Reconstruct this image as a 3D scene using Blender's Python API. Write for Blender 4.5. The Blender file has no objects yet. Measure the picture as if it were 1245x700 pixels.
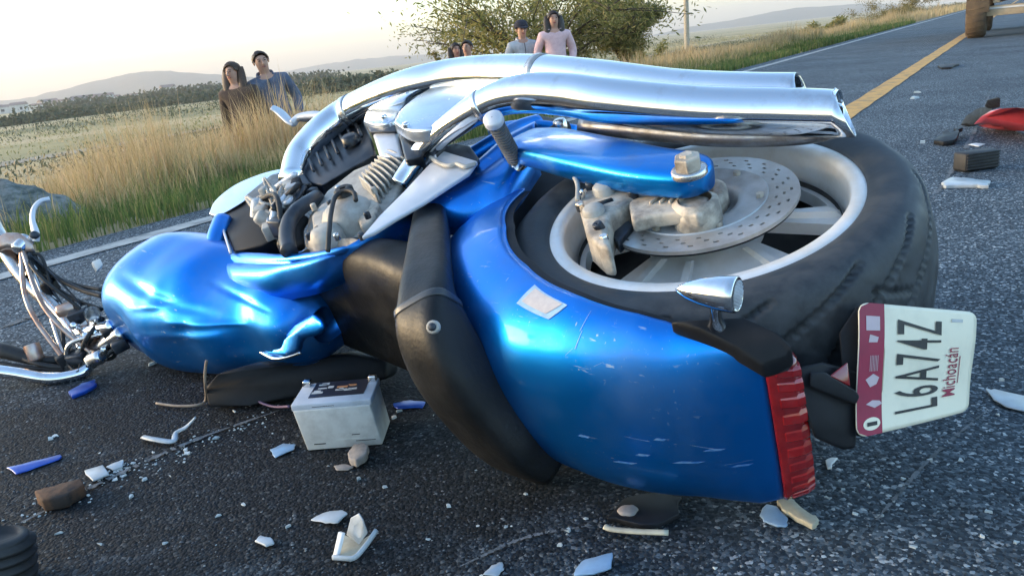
import bpy, math, random
import numpy as np
from mathutils import Matrix, Vector

# ------------------------------------------------------------------ camera, world, sun, exposure
S = bpy.context.scene
COL = S.collection
random.seed(7); rng = np.random.default_rng(7)
rad = math.radians

CAM_H = 0.64
cam_data = bpy.data.cameras.new('camera'); cam = bpy.data.objects.new('camera', cam_data); COL.objects.link(cam)
cam_data.sensor_width = 36.0; cam_data.lens = 36.0 * 970 / 1245
cam_data.clip_start = 0.05; cam_data.clip_end = 20000
pitch, roll = rad(16.9), rad(5.6)
fwd = Vector((0, math.cos(pitch), -math.sin(pitch)))
r0 = Vector((1, 0, 0)); u0 = r0.cross(fwd)
rc = math.cos(roll) * r0 - math.sin(roll) * u0
uc = rc.cross(fwd)
cam.matrix_world = Matrix(((rc.x, uc.x, -fwd.x, 0), (rc.y, uc.y, -fwd.y, 0), (rc.z, uc.z, -fwd.z, CAM_H), (0, 0, 0, 1)))
S.camera = cam

SUN_EL = rad(5.5); SUN_AZ = (-0.98, 0.16)        # the low sun stands to the left of the road
world = bpy.data.worlds.new('World'); S.world = world; world.use_nodes = True
wn = world.node_tree.nodes; wl = world.node_tree.links
bg = wn['Background']; sky = wn.new('ShaderNodeTexSky'); sky.sky_type = 'NISHITA'
sky.sun_disc = False; sky.sun_elevation = SUN_EL
sky.sun_rotation = math.atan2(SUN_AZ[0], SUN_AZ[1])
sky.altitude = 1500; sky.air_density = 1.0; sky.dust_density = 4.0; sky.ozone_density = 1.6
wl.new(sky.outputs[0], bg.inputs[0]); bg.inputs[1].default_value = 0.13
sd = bpy.data.lights.new('sun', 'SUN'); sun = bpy.data.objects.new('sun', sd); COL.objects.link(sun)
sd.energy = 0.5; sd.angle = rad(24); sd.color = (1.0, 0.76, 0.5)
ln = math.hypot(*SUN_AZ)
sdir = Vector((SUN_AZ[0] / ln * math.cos(SUN_EL), SUN_AZ[1] / ln * math.cos(SUN_EL), math.sin(SUN_EL)))
sun.rotation_euler = sdir.to_track_quat('Z', 'Y').to_euler()
S.view_settings.view_transform = 'Standard'; S.view_settings.look = 'None'
S.view_settings.exposure = 3.0; S.view_settings.gamma = 1.0
S.cycles.max_bounces = 8

# ------------------------------------------------------------------ materials
def new_mat(name):
    m = bpy.data.materials.new(name); m.use_nodes = True
    return m, m.node_tree.nodes, m.node_tree.links, m.node_tree.nodes['Principled BSDF']
def ramp(n, stops):
    r = n.new('ShaderNodeValToRGB'); e = r.color_ramp.elements
    e[0].position, e[0].color = stops[0][0], (*stops[0][1], 1)
    e[1].position, e[1].color = stops[-1][0], (*stops[-1][1], 1)
    for p, c in stops[1:-1]:
        k = e.new(p); k.color = (*c, 1)
    return r
def mat(name, c1, c2=None, rough=.5, metal=0., coat=0., scale=12., lo=.4, hi=.65, bump=0., bscale=60., rough2=None, detail=5., spec=None):
    """Principled surface whose colour and gloss wander between two real tones (dust, wear, dirt)."""
    m, n, l, b = new_mat(name)
    b.inputs['Metallic'].default_value = metal; b.inputs['Roughness'].default_value = rough
    b.inputs['Coat Weight'].default_value = coat; b.inputs['Coat Roughness'].default_value = .06
    if spec is not None: b.inputs['Specular IOR Level'].default_value = spec
    tc = n.new('ShaderNodeTexCoord')
    nz = n.new('ShaderNodeTexNoise'); nz.inputs['Scale'].default_value = scale; nz.inputs['Detail'].default_value = detail
    nz.inputs['Roughness'].default_value = .65
    l.new(tc.outputs['Object'], nz.inputs['Vector'])
    r = ramp(n, [(lo, c1), (hi, c2 or c1)]); l.new(nz.outputs[0], r.inputs[0]); l.new(r.outputs[0], b.inputs['Base Color'])
    if rough2 is not None:
        mr = n.new('ShaderNodeMapRange'); mr.inputs[1].default_value = lo; mr.inputs[2].default_value = hi
        mr.inputs[3].default_value = rough; mr.inputs[4].default_value = rough2
        l.new(nz.outputs[0], mr.inputs[0]); l.new(mr.outputs[0], b.inputs['Roughness'])
    if bump:
        n2 = n.new('ShaderNodeTexNoise'); n2.inputs['Scale'].default_value = bscale; n2.inputs['Detail'].default_value = 4
        l.new(tc.outputs['Object'], n2.inputs['Vector'])
        bp = n.new('ShaderNodeBump'); bp.inputs['Strength'].default_value = bump; bp.inputs['Distance'].default_value = .004
        l.new(n2.outputs[0], bp.inputs['Height']); l.new(bp.outputs[0], b.inputs['Normal'])
    return m

M = {}
def paint(name, c, wear):
    m, n, l, b = new_mat(name)
    tc = n.new('ShaderNodeTexCoord'); b.inputs['Metallic'].default_value = .9; b.inputs['Coat Weight'].default_value = .22; b.inputs['Coat Roughness'].default_value = .08
    def noise(sc, rot, scale3, det):
        mp = n.new('ShaderNodeMapping'); mp.inputs['Scale'].default_value = scale3; mp.inputs['Rotation'].default_value = rot; l.new(tc.outputs['Object'], mp.inputs['Vector'])
        nz = n.new('ShaderNodeTexNoise'); nz.inputs['Scale'].default_value = sc; nz.inputs['Detail'].default_value = det; nz.inputs['Roughness'].default_value = .6; l.new(mp.outputs[0], nz.inputs['Vector']); return nz.outputs[0]
    def step(src, lo, hi):
        r = n.new('ShaderNodeMapRange'); r.inputs[1].default_value = lo; r.inputs[2].default_value = hi; l.new(src, r.inputs[0]); return r.outputs[0]
    def op(kind, a, b2):
        o = n.new('ShaderNodeMath'); o.operation = kind; o.use_clamp = True
        for k, q in enumerate((a, b2)):
            if isinstance(q, float): o.inputs[k].default_value = q
            else: l.new(q, o.inputs[k])
        return o.outputs[0]
    s1 = step(noise(9, (.3, .2, .5), (1.2, 14, 14), 3), .655, .72); s2 = step(noise(12, (1.1, .4, 1.3), (16, 1.5, 16), 3), .665, .73)
    area = step(noise(5, (0, 0, 0), (1, 1, 1), 4), .46, .58)                 # scrapes gather in patches
    scr = op('MULTIPLY', op('MAXIMUM', s1, s2), area)
    dust = op('MULTIPLY', step(noise(7, (0, 0, 0), (1, 1, 1), 8), .45, .75), wear)
    mx = n.new('ShaderNodeMix'); mx.data_type = 'RGBA'; mx.inputs[6].default_value = (*c, 1); mx.inputs[7].default_value = (.16, .20, .24, 1); l.new(dust, mx.inputs[0])
    mx2 = n.new('ShaderNodeMix'); mx2.data_type = 'RGBA'; l.new(mx.outputs[2], mx2.inputs[6]); mx2.inputs[7].default_value = (.34, .46, .58, 1); l.new(op('MULTIPLY', scr, .8), mx2.inputs[0])
    l.new(mx2.outputs[2], b.inputs['Base Color'])
    ro = op('ADD', op('ADD', op('MULTIPLY', dust, .5), op('MULTIPLY', scr, .25)), .36); l.new(ro, b.inputs['Roughness'])
    bp = n.new('ShaderNodeBump'); bp.inputs['Strength'].default_value = .10; bp.inputs['Distance'].default_value = .003; l.new(noise(16, (0, 0, 0), (1, 1, 1), 3), bp.inputs['Height']); l.new(bp.outputs[0], b.inputs['Normal'])
    return m
M['blue'] = paint('blue_paint', (.0, .205, .70), .32)
M['dusty_blue'] = paint('dusty_blue_paint', (.0, .21, .66), .75)
M['chrome'] = mat('chrome', (.80, .82, .85), (.60, .58, .56), rough=.07, metal=1., scale=11, rough2=.24, lo=.52, hi=.74, bump=.02, bscale=16)
M['shieldm'] = mat('dull_heat_shield', (.34, .35, .37), (.16, .15, .15), rough=.32, metal=.9, scale=18, rough2=.5)
M['old_chrome'] = mat('scratched_chrome', (.72, .71, .70), (.45, .38, .32), rough=.16, metal=1., scale=16, rough2=.42, lo=.42, hi=.7)
M['satin'] = mat('satin_silver', (.62, .64, .68), (.52, .54, .58), rough=.5, metal=.35, scale=6, rough2=.45)
M['brushed'] = mat('brushed_chrome_cover', (.58, .66, .76), (.5, .57, .66), rough=.22, metal=.9, scale=4, rough2=.34)
M['alloy'] = mat('cast_alloy_wheel', (.76, .77, .77), (.62, .58, .52), rough=.45, metal=.35, scale=9, lo=.4, hi=.7, rough2=.6, bump=.04, bscale=90)
M['pegm'] = mat('grey_peg_rubber', (.11, .12, .125), (.19, .19, .19), rough=.7, scale=30)
M['engine'] = mat('dusty_cast_metal', (.44, .42, .38), (.29, .275, .25), rough=.62, metal=.25, scale=24, bump=.25, bscale=80)
M['tan_metal'] = mat('dusty_tan_metal', (.52, .46, .38), (.22, .19, .16), rough=.6, metal=.2, scale=30, bump=.25, bscale=110)
M['barrel_shade'] = mat('painted_shade_black', (.02, .02, .02), (.05, .047, .043), rough=.8, scale=14)  # near-black colour painted for the shade inside the wheel
M['disc'] = mat('brake_disc_steel', (.52, .51, .50), (.38, .33, .29), rough=.42, metal=.6, scale=10, rough2=.5)
M['disc_inner'] = mat('disc_carrier_grey', (.44, .45, .46), (.32, .31, .30), rough=.5, metal=.3, scale=18)
M['tyre'] = mat('tyre_rubber', (.015, .019, .024), (.058, .064, .070), rough=.5, scale=26, lo=.40, hi=.72, rough2=.8, bump=.18, bscale=45)
M['rubber'] = mat('black_rubber', (.012, .012, .013), (.022, .022, .022), rough=.62, scale=30, bump=.08)
M['black'] = mat('black_plastic', (.008, .009, .011), (.016, .017, .020), rough=.48, scale=14, rough2=.62, spec=.22)
M['blackmetal'] = mat('black_metal', (.012, .016, .024), (.05, .06, .075), rough=.3, metal=.3, scale=22, rough2=.6)
M['strapm'] = mat('seat_strap_vinyl', (.03, .034, .04), (.045, .05, .055), rough=.35, scale=20)
M['leather'] = mat('black_seat_vinyl', (.006, .007, .008), (.013, .014, .015), rough=.42, scale=10, rough2=.58, bump=.14, bscale=160, spec=.3)
M['red_lens'] = mat('red_lens', (.24, .004, .006), (.36, .008, .008), rough=.2, coat=1., scale=30)
M['dark_red'] = mat('red_lens_body', (.16, .004, .006), (.25, .008, .010), rough=.22, coat=.8, scale=30)
M['white'] = mat('white_plastic', (.70, .70, .68), (.55, .55, .53), rough=.45, scale=20)
M['plate'] = mat('plate_white', (.80, .73, .56), (.66, .60, .46), rough=.4, scale=14, lo=.5, hi=.8)
M['crimson'] = mat('plate_crimson', (.30, .006, .045), (.24, .006, .04), rough=.5, scale=20)
M['ink'] = mat('black_ink', (.012, .012, .013), (.022, .022, .024), rough=.5, scale=30)
M['print'] = mat('pale_print', (.55, .42, .45), (.5, .4, .4), rough=.5, scale=30)
M['sticker'] = mat('silver_sticker', (.50, .46, .44), (.42, .38, .38), rough=.5, scale=60)
M['scuff'] = mat('scuff', (.30, .48, .62), (.22, .38, .55), rough=.6, scale=50)
M['scuff2'] = mat('faint_scuff', (.04, .20, .56), (.16, .34, .6), rough=.5, metal=.4, scale=90)
M['battery'] = mat('battery_grey', (.52, .52, .49), (.36, .35, .33), rough=.6, scale=30, lo=.45, hi=.78, bump=.15, bscale=60)
M['battery_top'] = mat('battery_lid', (.46, .50, .56), (.36, .39, .43), rough=.45, scale=14)
M['label_dark'] = mat('label_dark', (.015, .018, .03), (.03, .03, .04), rough=.35, scale=20)
M['label_orange'] = mat('label_orange', (.55, .24, .10), (.42, .2, .1), rough=.4, scale=40)
M['label_white'] = mat('label_white', (.6, .6, .58), (.4, .4, .4), rough=.4, scale=60)
M['copper'] = mat('scraped_copper_tone', (.45, .27, .2), (.5, .45, .42), rough=.35, metal=.8, scale=20)
M['brown'] = mat('brown_foam', (.10, .045, .02), (.025, .018, .014), rough=.85, scale=20, lo=.45, hi=.6, bump=.4, bscale=60)
M['shard'] = mat('pale_shard', (.42, .46, .49), (.34, .37, .38), rough=.35, scale=30)
M['bluishard'] = mat('blue_grey_shard', (.24, .37, .52), (.2, .3, .42), rough=.3, scale=30)
M['bluechip'] = mat('blue_chip', (.01, .05, .32), (.01, .08, .4), rough=.3, metal=.3, scale=30)
M['stone'] = mat('flat_stone', (.30, .26, .23), (.2, .18, .16), rough=.85, scale=40, bump=.3)
M['yellowshard'] = mat('yellowed_plastic', (.50, .46, .34), (.35, .32, .24), rough=.5, scale=30)
M['redpaint'] = mat('red_bumper_paint', (.46, .05, .07), (.36, .035, .05), rough=.34, coat=.6, scale=9)
M['wire'] = mat('wire_cover', (.22, .16, .12), (.30, .24, .18), rough=.6, scale=40)
M['purple_wire'] = mat('violet_wire', (.11, .06, .12), (.14, .08, .14), rough=.5, scale=40)
M['skin'] = mat('skin', (.42, .235, .165), (.46, .26, .19), rough=.55, scale=30)
M['hair'] = mat('dark_hair', (.022, .014, .010), (.045, .028, .02), rough=.55, scale=60)
M['brown_hair'] = mat('brown_hair', (.07, .035, .018), (.035, .018, .01), rough=.55, scale=60)
M['pink'] = mat('pink_cotton', (.66, .45, .46), (.58, .38, .40), rough=.9, scale=20, bump=.1, bscale=30)
M['grey_cloth'] = mat('light_grey_cloth', (.48, .48, .50), (.34, .35, .38), rough=.9, scale=14, bump=.1, bscale=30)
M['brown_cloth'] = mat('brown_cloth', (.055, .035, .028), (.09, .06, .04), rough=.9, scale=14, bump=.1, bscale=30)
M['blue_cloth'] = mat('blue_grey_cloth', (.07, .09, .14), (.13, .15, .20), rough=.9, scale=10, bump=.1, bscale=30)
M['dark_cloth'] = mat('dark_cloth', (.02, .02, .03), (.035, .03, .04), rough=.9, scale=14)
M['denim'] = mat('denim', (.04, .06, .12), (.06, .08, .15), rough=.9, scale=20)
M['red_cloth'] = mat('red_cloth', (.38, .04, .04), (.3, .05, .04), rough=.9, scale=20)
M['eye'] = mat('eye_dark', (.02, .014, .012), (.03, .02, .015), rough=.3, scale=20)
M['lip'] = mat('lips', (.32, .11, .10), (.3, .1, .09), rough=.5, scale=20)
M['bark'] = mat('bark', (.10, .075, .05), (.06, .045, .03), rough=.9, scale=14, bump=.4)
M['pole'] = mat('weathered_pole', (.42, .36, .27), (.34, .29, .22), rough=.8, scale=14)
M['truck_paint'] = mat('dusty_cream_truck_paint', (.46, .35, .22), (.36, .27, .17), rough=.6, scale=6)
M['truck_rubber'] = mat('sunlit_tan_tyre', (.14, .095, .055), (.09, .062, .04), rough=.9, scale=9, bump=.2)  # the warm tan of low sunlight is put into the tyre colour
M['truck_grey'] = mat('grey_green_truck_metal', (.12, .14, .13), (.18, .19, .17), rough=.6, scale=9)
M['wall'] = mat('house_wall', (.62, .60, .56), (.5, .48, .44), rough=.9, scale=1)
M['roof'] = mat('house_roof', (.28, .18, .14), (.24, .2, .18), rough=.9, scale=1)
M['window'] = mat('window_dark', (.03, .035, .04), (.04, .045, .05), rough=.2, scale=1)

def rand_mat(name, stops, rough=.8, noise=None, trans=0.):
    """Colour picked piece by piece (each blade, leaf, stone has its own tone)."""
    m, n, l, b = new_mat(name)
    g = n.new('ShaderNodeNewGeometry'); r = ramp(n, stops)
    if noise:
        tc = n.new('ShaderNodeTexCoord'); nz = n.new('ShaderNodeTexNoise'); nz.inputs['Scale'].default_value = noise; nz.inputs['Detail'].default_value = 3
        l.new(tc.outputs['Object'], nz.inputs['Vector'])
        mx = n.new('ShaderNodeMix'); mx.inputs[0].default_value = .55
        l.new(g.outputs['Random Per Island'], mx.inputs[2]); l.new(nz.outputs[0], mx.inputs[3])
        l.new(mx.outputs[0], r.inputs[0])
    else:
        l.new(g.outputs['Random Per Island'], r.inputs[0])
    l.new(r.outputs[0], b.inputs['Base Color']); b.inputs['Roughness'].default_value = rough
    if trans:
        t = n.new('ShaderNodeBsdfTranslucent'); l.new(r.outputs[0], t.inputs[0])
        ms = n.new('ShaderNodeMixShader'); ms.inputs[0].default_value = trans
        l.new(b.outputs[0], ms.inputs[1]); l.new(t.outputs[0], ms.inputs[2]); l.new(ms.outputs[0], n['Material Output'].inputs[0])
    return m
M['green_grass'] = rand_mat('green_grass', [(.0, (.05, .09, .022)), (.45, (.085, .14, .034)), (.75, (.15, .185, .05)), (1., (.26, .22, .09))], trans=.4)
M['dry_grass'] = rand_mat('dry_grass', [(.0, (.32, .235, .10)), (.35, (.48, .36, .18)), (.7, (.58, .44, .25)), (1., (.52, .35, .20))], trans=.4)
M['mixed_grass'] = rand_mat('mixed_grass', [(.0, (.11, .14, .04)), (.4, (.24, .23, .08)), (.7, (.42, .33, .16)), (1., (.50, .37, .20))], trans=.4)
M['leaf'] = rand_mat('dry_leaf', [(.0, (.10, .11, .03)), (.35, (.19, .185, .05)), (.65, (.29, .26, .08)), (1., (.42, .32, .12))], trans=.5)
M['leaf_dark'] = rand_mat('scrub_leaf', [(.0, (.05, .065, .035)), (.5, (.085, .095, .05)), (1., (.14, .13, .065))], trans=.2)
M['leaf_yellow'] = rand_mat('yellow_leaf', [(.0, (.12, .10, .025)), (.5, (.20, .16, .04)), (1., (.30, .22, .07))], trans=.3)
M['gravel'] = rand_mat('road_chippings', [(.0, (.012, .016, .021)), (.45, (.038, .050, .062)), (.75, (.10, .117, .132)), (.92, (.20, .215, .22)), (1., (.46, .47, .46))], rough=.7)
GRAVEL = M['gravel']                                                    # the stones are soaked where the road is
M['glass_bits'] = rand_mat('pale_fragments', [(.0, (.30, .36, .38)), (.5, (.48, .52, .52)), (1., (.62, .62, .58))], rough=.35)

def stain(n, l, tc, floor=.13):
    """Spilt oil soaked into the road under and in front of the wreck: 0.2 where it is soaked, 1 where dry."""
    outs = []
    for loc_, rot_, sc_ in (((.50, -1.50, 0), 25, (.85, 1.9, 1)), ((.30, -1.10, 0), 55, (1.3, 1.9, 1)), ((.95, -1.15, 0), 15, (1.2, 2.2, 1))):
        mp = n.new('ShaderNodeMapping'); mp.inputs['Location'].default_value = loc_; l.new(tc.outputs['Object'], mp.inputs['Vector'])
        mp2 = n.new('ShaderNodeMapping'); mp2.inputs['Rotation'].default_value = (0, 0, rad(rot_)); mp2.inputs['Scale'].default_value = sc_
        l.new(mp.outputs[0], mp2.inputs['Vector'])
        gr = n.new('ShaderNodeVectorMath'); gr.operation = 'LENGTH'; l.new(mp2.outputs[0], gr.inputs[0]); outs.append(gr.outputs['Value'])
    mn = n.new('ShaderNodeMath'); mn.operation = 'MINIMUM'; l.new(outs[0], mn.inputs[0]); l.new(outs[1], mn.inputs[1])
    mn2 = n.new('ShaderNodeMath'); mn2.operation = 'MINIMUM'; l.new(mn.outputs[0], mn2.inputs[0]); l.new(outs[2], mn2.inputs[1])
    nz = n.new('ShaderNodeTexNoise'); nz.inputs['Scale'].default_value = 4.; nz.inputs['Detail'].default_value = 7; nz.inputs['Roughness'].default_value = .65
    l.new(tc.outputs['Object'], nz.inputs['Vector'])
    ad = n.new('ShaderNodeMath'); ad.operation = 'MULTIPLY_ADD'; ad.inputs[1].default_value = 1.9; l.new(nz.outputs[0], ad.inputs[0]); l.new(mn2.outputs[0], ad.inputs[2])
    st = n.new('ShaderNodeMapRange'); st.inputs[1].default_value = 1.35; st.inputs[2].default_value = 2.15; st.inputs[3].default_value = floor; st.inputs[4].default_value = 1.
    l.new(ad.outputs[0], st.inputs[0])
    return st
def asphalt():
    m, n, l, b = new_mat('asphalt')
    tc = n.new('ShaderNodeTexCoord')
    v = n.new('ShaderNodeTexVoronoi'); v.inputs['Scale'].default_value = 190; v.inputs['Randomness'].default_value = 1
    l.new(tc.outputs['Object'], v.inputs['Vector'])
    sep = n.new('ShaderNodeSeparateColor'); l.new(v.outputs['Color'], sep.inputs[0])
    r = ramp(n, [(.0, (.010, .015, .021)), (.5, (.032, .043, .053)), (.8, (.076, .094, .110)), (.94, (.16, .18, .195)), (1., (.36, .37, .37))])
    l.new(sep.outputs[0], r.inputs[0])
    # worn, dusty patches, and a dark stain of spilt oil round the wreck
    big = n.new('ShaderNodeTexNoise'); big.inputs['Scale'].default_value = 1.1; big.inputs['Detail'].default_value = 8; big.inputs['Roughness'].default_value = .62
    l.new(tc.outputs['Object'], big.inputs['Vector'])
    r2 = ramp(n, [(.3, (.85, .9, .95)), (.7, (1.8, 1.8, 1.76))]); l.new(big.outputs[0], r2.inputs[0])
    mul = n.new('ShaderNodeMix'); mul.data_type = 'RGBA'; mul.blend_type = 'MULTIPLY'; mul.inputs[0].default_value = 1
    l.new(r.outputs[0], mul.inputs[6]); l.new(r2.outputs[0], mul.inputs[7])
    st = stain(n, l, tc)
    m2 = n.new('ShaderNodeVectorMath'); m2.operation = 'SCALE'; l.new(mul.outputs[2], m2.inputs[0]); l.new(st.outputs[0], m2.inputs['Scale'])
    l.new(m2.outputs[0], b.inputs['Base Color'])
    rr = n.new('ShaderNodeMapRange'); rr.inputs[1].default_value = .2; rr.inputs[2].default_value = 1; rr.inputs[3].default_value = .78; rr.inputs[4].default_value = .85; b.inputs['Specular IOR Level'].default_value = .25
    l.new(st.outputs[0], rr.inputs[0]); l.new(rr.outputs[0], b.inputs['Roughness'])
    bp = n.new('ShaderNodeBump'); bp.inputs['Strength'].default_value = .45; bp.inputs['Distance'].default_value = .004; bp.invert = True
    n3 = n.new('ShaderNodeTexNoise'); n3.inputs['Scale'].default_value = 60; n3.inputs['Detail'].default_value = 4; l.new(tc.outputs['Object'], n3.inputs['Vector'])
    sm = n.new('ShaderNodeMath'); sm.operation = 'MULTIPLY_ADD'; sm.inputs[1].default_value = .6; l.new(n3.outputs[0], sm.inputs[0]); l.new(v.outputs['Distance'], sm.inputs[2])
    l.new(sm.outputs[0], bp.inputs['Height']); l.new(bp.outputs[0], b.inputs['Normal'])
    return m
M['asphalt'] = asphalt()
_n, _l = GRAVEL.node_tree.nodes, GRAVEL.node_tree.links
_st = stain(_n, _l, _n.new('ShaderNodeTexCoord'), .5); _sc = _n.new('ShaderNodeVectorMath'); _sc.operation = 'SCALE'
_bs = _n['Principled BSDF'].inputs['Base Color']; _l.new(_bs.links[0].from_socket, _sc.inputs[0]); _l.new(_st.outputs[0], _sc.inputs['Scale']); _l.new(_sc.outputs[0], _bs)
def worn_paint(name, c, under, lo, hi):
    return mat(name, under, c, rough=.8, scale=9, lo=lo, hi=hi, bump=.3, bscale=120, detail=9)
M['white_line'] = worn_paint('worn_white_road_paint', (.40, .40, .38), (.15, .15, .15), .32, .56)
M['yellow_line'] = worn_paint('worn_yellow_road_paint', (.60, .31, .075), (.24, .16, .08), .32, .52)
M['soil'] = mat('verge_soil', (.24, .18, .095), (.13, .125, .05), rough=.95, scale=.8, bump=.3, bscale=6)

def plain_mat():
    m, n, l, b = new_mat('dry_plain')
    tc = n.new('ShaderNodeTexCoord'); mp = n.new('ShaderNodeMapping'); mp.inputs['Rotation'].default_value = (0, 0, rad(-33)); mp.inputs['Scale'].default_value = (.006, .03, 1)
    l.new(tc.outputs['Object'], mp.inputs['Vector'])
    nz = n.new('ShaderNodeTexNoise'); nz.inputs['Scale'].default_value = 1.; nz.inputs['Detail'].default_value = 7; l.new(mp.outputs[0], nz.inputs['Vector'])
    r = ramp(n, [(.3, (.12, .12, .05)), (.43, (.34, .26, .10)), (.52, (.48, .34, .17)), (.6, (.34, .25, .11)), (.72, (.17, .14, .06))])
    l.new(nz.outputs[0], r.inputs[0]); l.new(r.outputs[0], b.inputs['Base Color']); b.inputs['Roughness'].default_value = .95
    return m
M['plain'] = plain_mat()
M['hill'] = mat('scrubby_hill', (.085, .075, .05), (.05, .055, .035), rough=.95, scale=.012, detail=10)
M['track'] = mat('dirt_track', (.34, .27, .19), (.28, .22, .15), rough=.95, scale=.5)

# ------------------------------------------------------------------ helpers
def obj(name, v, f, m=None, parent=None, smooth=True, bevel=0, bseg=2, sub=0, solid=0, label=None):
    me = bpy.data.meshes.new(name)
    me.from_pydata([tuple(map(float, p)) for p in v], [], f)
    me.validate(); me.update()
    if smooth: me.polygons.foreach_set('use_smooth', [True] * len(me.polygons))
    if m: me.materials.append(M[m] if isinstance(m, str) else m)
    o = bpy.data.objects.new(name, me); COL.objects.link(o)
    if parent: o.parent = parent
    if solid:
        s = o.modifiers.new('solid', 'SOLIDIFY'); s.thickness = solid; s.offset = -1
    if bevel:
        s = o.modifiers.new('bevel', 'BEVEL'); s.width = bevel; s.segments = bseg; s.limit_method = 'ANGLE'; s.angle_limit = rad(35)
        s.harden_normals = False
    if sub:
        s = o.modifiers.new('sub', 'SUBSURF'); s.levels = sub; s.render_levels = sub
    if label: o['label'] = label
    return o
def big(name, verts, faces_flat, nper, m, parent=None, smooth=False):
    """Fast path for large numpy meshes with faces all of one size."""
    me = bpy.data.meshes.new(name); nv = len(verts); nf = len(faces_flat) // nper
    me.vertices.add(nv); me.vertices.foreach_set('co', np.asarray(verts, np.float32).ravel())
    me.loops.add(nf * nper); me.loops.foreach_set('vertex_index', np.asarray(faces_flat, np.int32).ravel())
    me.polygons.add(nf); me.polygons.foreach_set('loop_start', np.arange(nf, dtype=np.int32) * nper)
    me.update(calc_edges=True); me.validate()
    if smooth: me.polygons.foreach_set('use_smooth', [True] * nf)
    me.materials.append(M[m]); o = bpy.data.objects.new(name, me); COL.objects.link(o)
    if parent: o.parent = parent
    return o
def thing(o, label, cat, group=None):
    o['label'] = label; o['category'] = cat
    if group: o['group'] = group
    return o
def empty(name, loc, label, cat, group=None):
    o = bpy.data.objects.new(name, None); o.location = loc; o.empty_display_size = .1; COL.objects.link(o)
    return thing(o, label, cat, group)
def stuff(o, label=None):
    o['kind'] = 'stuff'
    if label: o['label'] = label
    return o
def structure(o):
    o['kind'] = 'structure'; return o

def crv(pts, n):
    """Catmull-Rom through the points, n samples."""
    P = np.asarray(pts, float); k = len(P)
    if k == 2: return P[0] + (P[1] - P[0]) * np.linspace(0, 1, n)[:, None]
    E = np.vstack([2 * P[0] - P[1], P, 2 * P[-1] - P[-2]])
    out = []
    for t in np.linspace(0, k - 1 - 1e-9, n):
        i = int(t); a = t - i; p0, p1, p2, p3 = E[i], E[i + 1], E[i + 2], E[i + 3]
        out.append(.5 * (2 * p1 + (p2 - p0) * a + (2 * p0 - 5 * p1 + 4 * p2 - p3) * a * a + (3 * p1 - p0 - 3 * p2 + p3) * a ** 3))
    return np.array(out)
def frames(P, ref=None):
    T = np.gradient(P, axis=0); T /= np.linalg.norm(T, axis=1)[:, None] + 1e-12
    if ref is not None:
        N = np.array([np.asarray(ref, float) - t * (np.asarray(ref) @ t) for t in T]); N /= np.linalg.norm(N, axis=1)[:, None]
    else:
        a = np.array([0, 0, 1.]) if abs(T[0][2]) < .9 else np.array([1., 0, 0]); nrm = np.cross(T[0], a); N = []
        for t in T:
            nrm = nrm - t * (nrm @ t); nrm /= np.linalg.norm(nrm); N.append(nrm)
        N = np.array(N)
    return T, N, np.cross(T, N)
def skin_rings(rings, cap=True):
    V = []; Fc = []; s = len(rings[0])
    for r in rings: V += [tuple(p) for p in r]
    for i in range(len(rings) - 1):
        for j in range(s):
            k = (j + 1) % s; Fc.append((i * s + j, i * s + k, (i + 1) * s + k, (i + 1) * s + j))
    if cap:
        Fc.append(tuple(range(s))[::-1]); Fc.append(tuple(range((len(rings) - 1) * s, len(rings) * s)))
    return V, Fc
def tube(pts, r, n=24, seg=12, ref=None, cap=True, power=2., raw=False):
    """Swept tube. r: a number, or per-control-point radii (a, or (a,b) with a along the reference normal)."""
    P = np.asarray(pts, float); rr = np.asarray(r, float)
    if rr.ndim == 0: rr = np.full((len(P), 2), float(rr))
    elif rr.ndim == 1: rr = np.stack([rr, rr], 1)
    if not raw:
        Q = crv(np.hstack([P, rr]), n); P, rr = Q[:, :3], Q[:, 3:]
    T, N, Bn = frames(P, ref); rings = []
    for p, a, nn, bb in zip(P, rr, N, Bn):
        th = np.linspace(0, 2 * math.pi, seg, endpoint=False); c, s = np.cos(th), np.sin(th)
        k = 2. / power
        rings.append(p + nn * (np.sign(c) * np.abs(c) ** k * a[0])[:, None] + bb * (np.sign(s) * np.abs(s) ** k * a[1])[:, None])
    return skin_rings(rings, cap)
def merge(*parts):
    V = []; Fc = []
    for v, f in parts:
        o = len(V); V += [tuple(p) for p in v]; Fc += [tuple(i + o for i in q) for q in f]
    return V, Fc
def lathe(profile, seg=64, center=(0, 0, 0), axis=(0, 0, 1), close=False):
    a = Vector(axis).normalized(); u = a.orthogonal().normalized(); w = a.cross(u)
    if abs(a.z) > .999: u = Vector((1, 0, 0)); w = Vector((0, 1, 0))
    c = np.array(center, float); A, Uv, Wv = np.array(a), np.array(u), np.array(w)
    th = np.linspace(0, 2 * math.pi, seg, endpoint=False)
    V = []; Fc = []; k = len(profile)
    for t in th:
        d = Uv * math.cos(t) + Wv * math.sin(t)
        for rho, h in profile: V.append(c + d * rho + A * h)
    for i in range(seg):
        j = (i + 1) % seg
        for q in range(k - 1 + (1 if close else 0)):
            q2 = (q + 1) % k
            Fc.append((i * k + q, j * k + q, j * k + q2, i * k + q2))
    return V, Fc
def prism(poly, vec):
    """Outline swept by a vector: poly is the face nearest the viewer."""
    P = np.asarray(poly, float); n = len(P); v = np.asarray(vec, float)
    nrm = np.zeros(3)
    for i in range(n): nrm += np.cross(P[i], P[(i + 1) % n])
    if nrm @ v > 0: P = P[::-1]
    V = list(P) + list(P + v)
    Fc = [tuple(range(n)), tuple(range(2 * n - 1, n - 1, -1))] + [(j, i, i + n, j + n) for i, j in ((i, (i + 1) % n) for i in range(n))]
    return [tuple(p) for p in V], Fc
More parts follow.
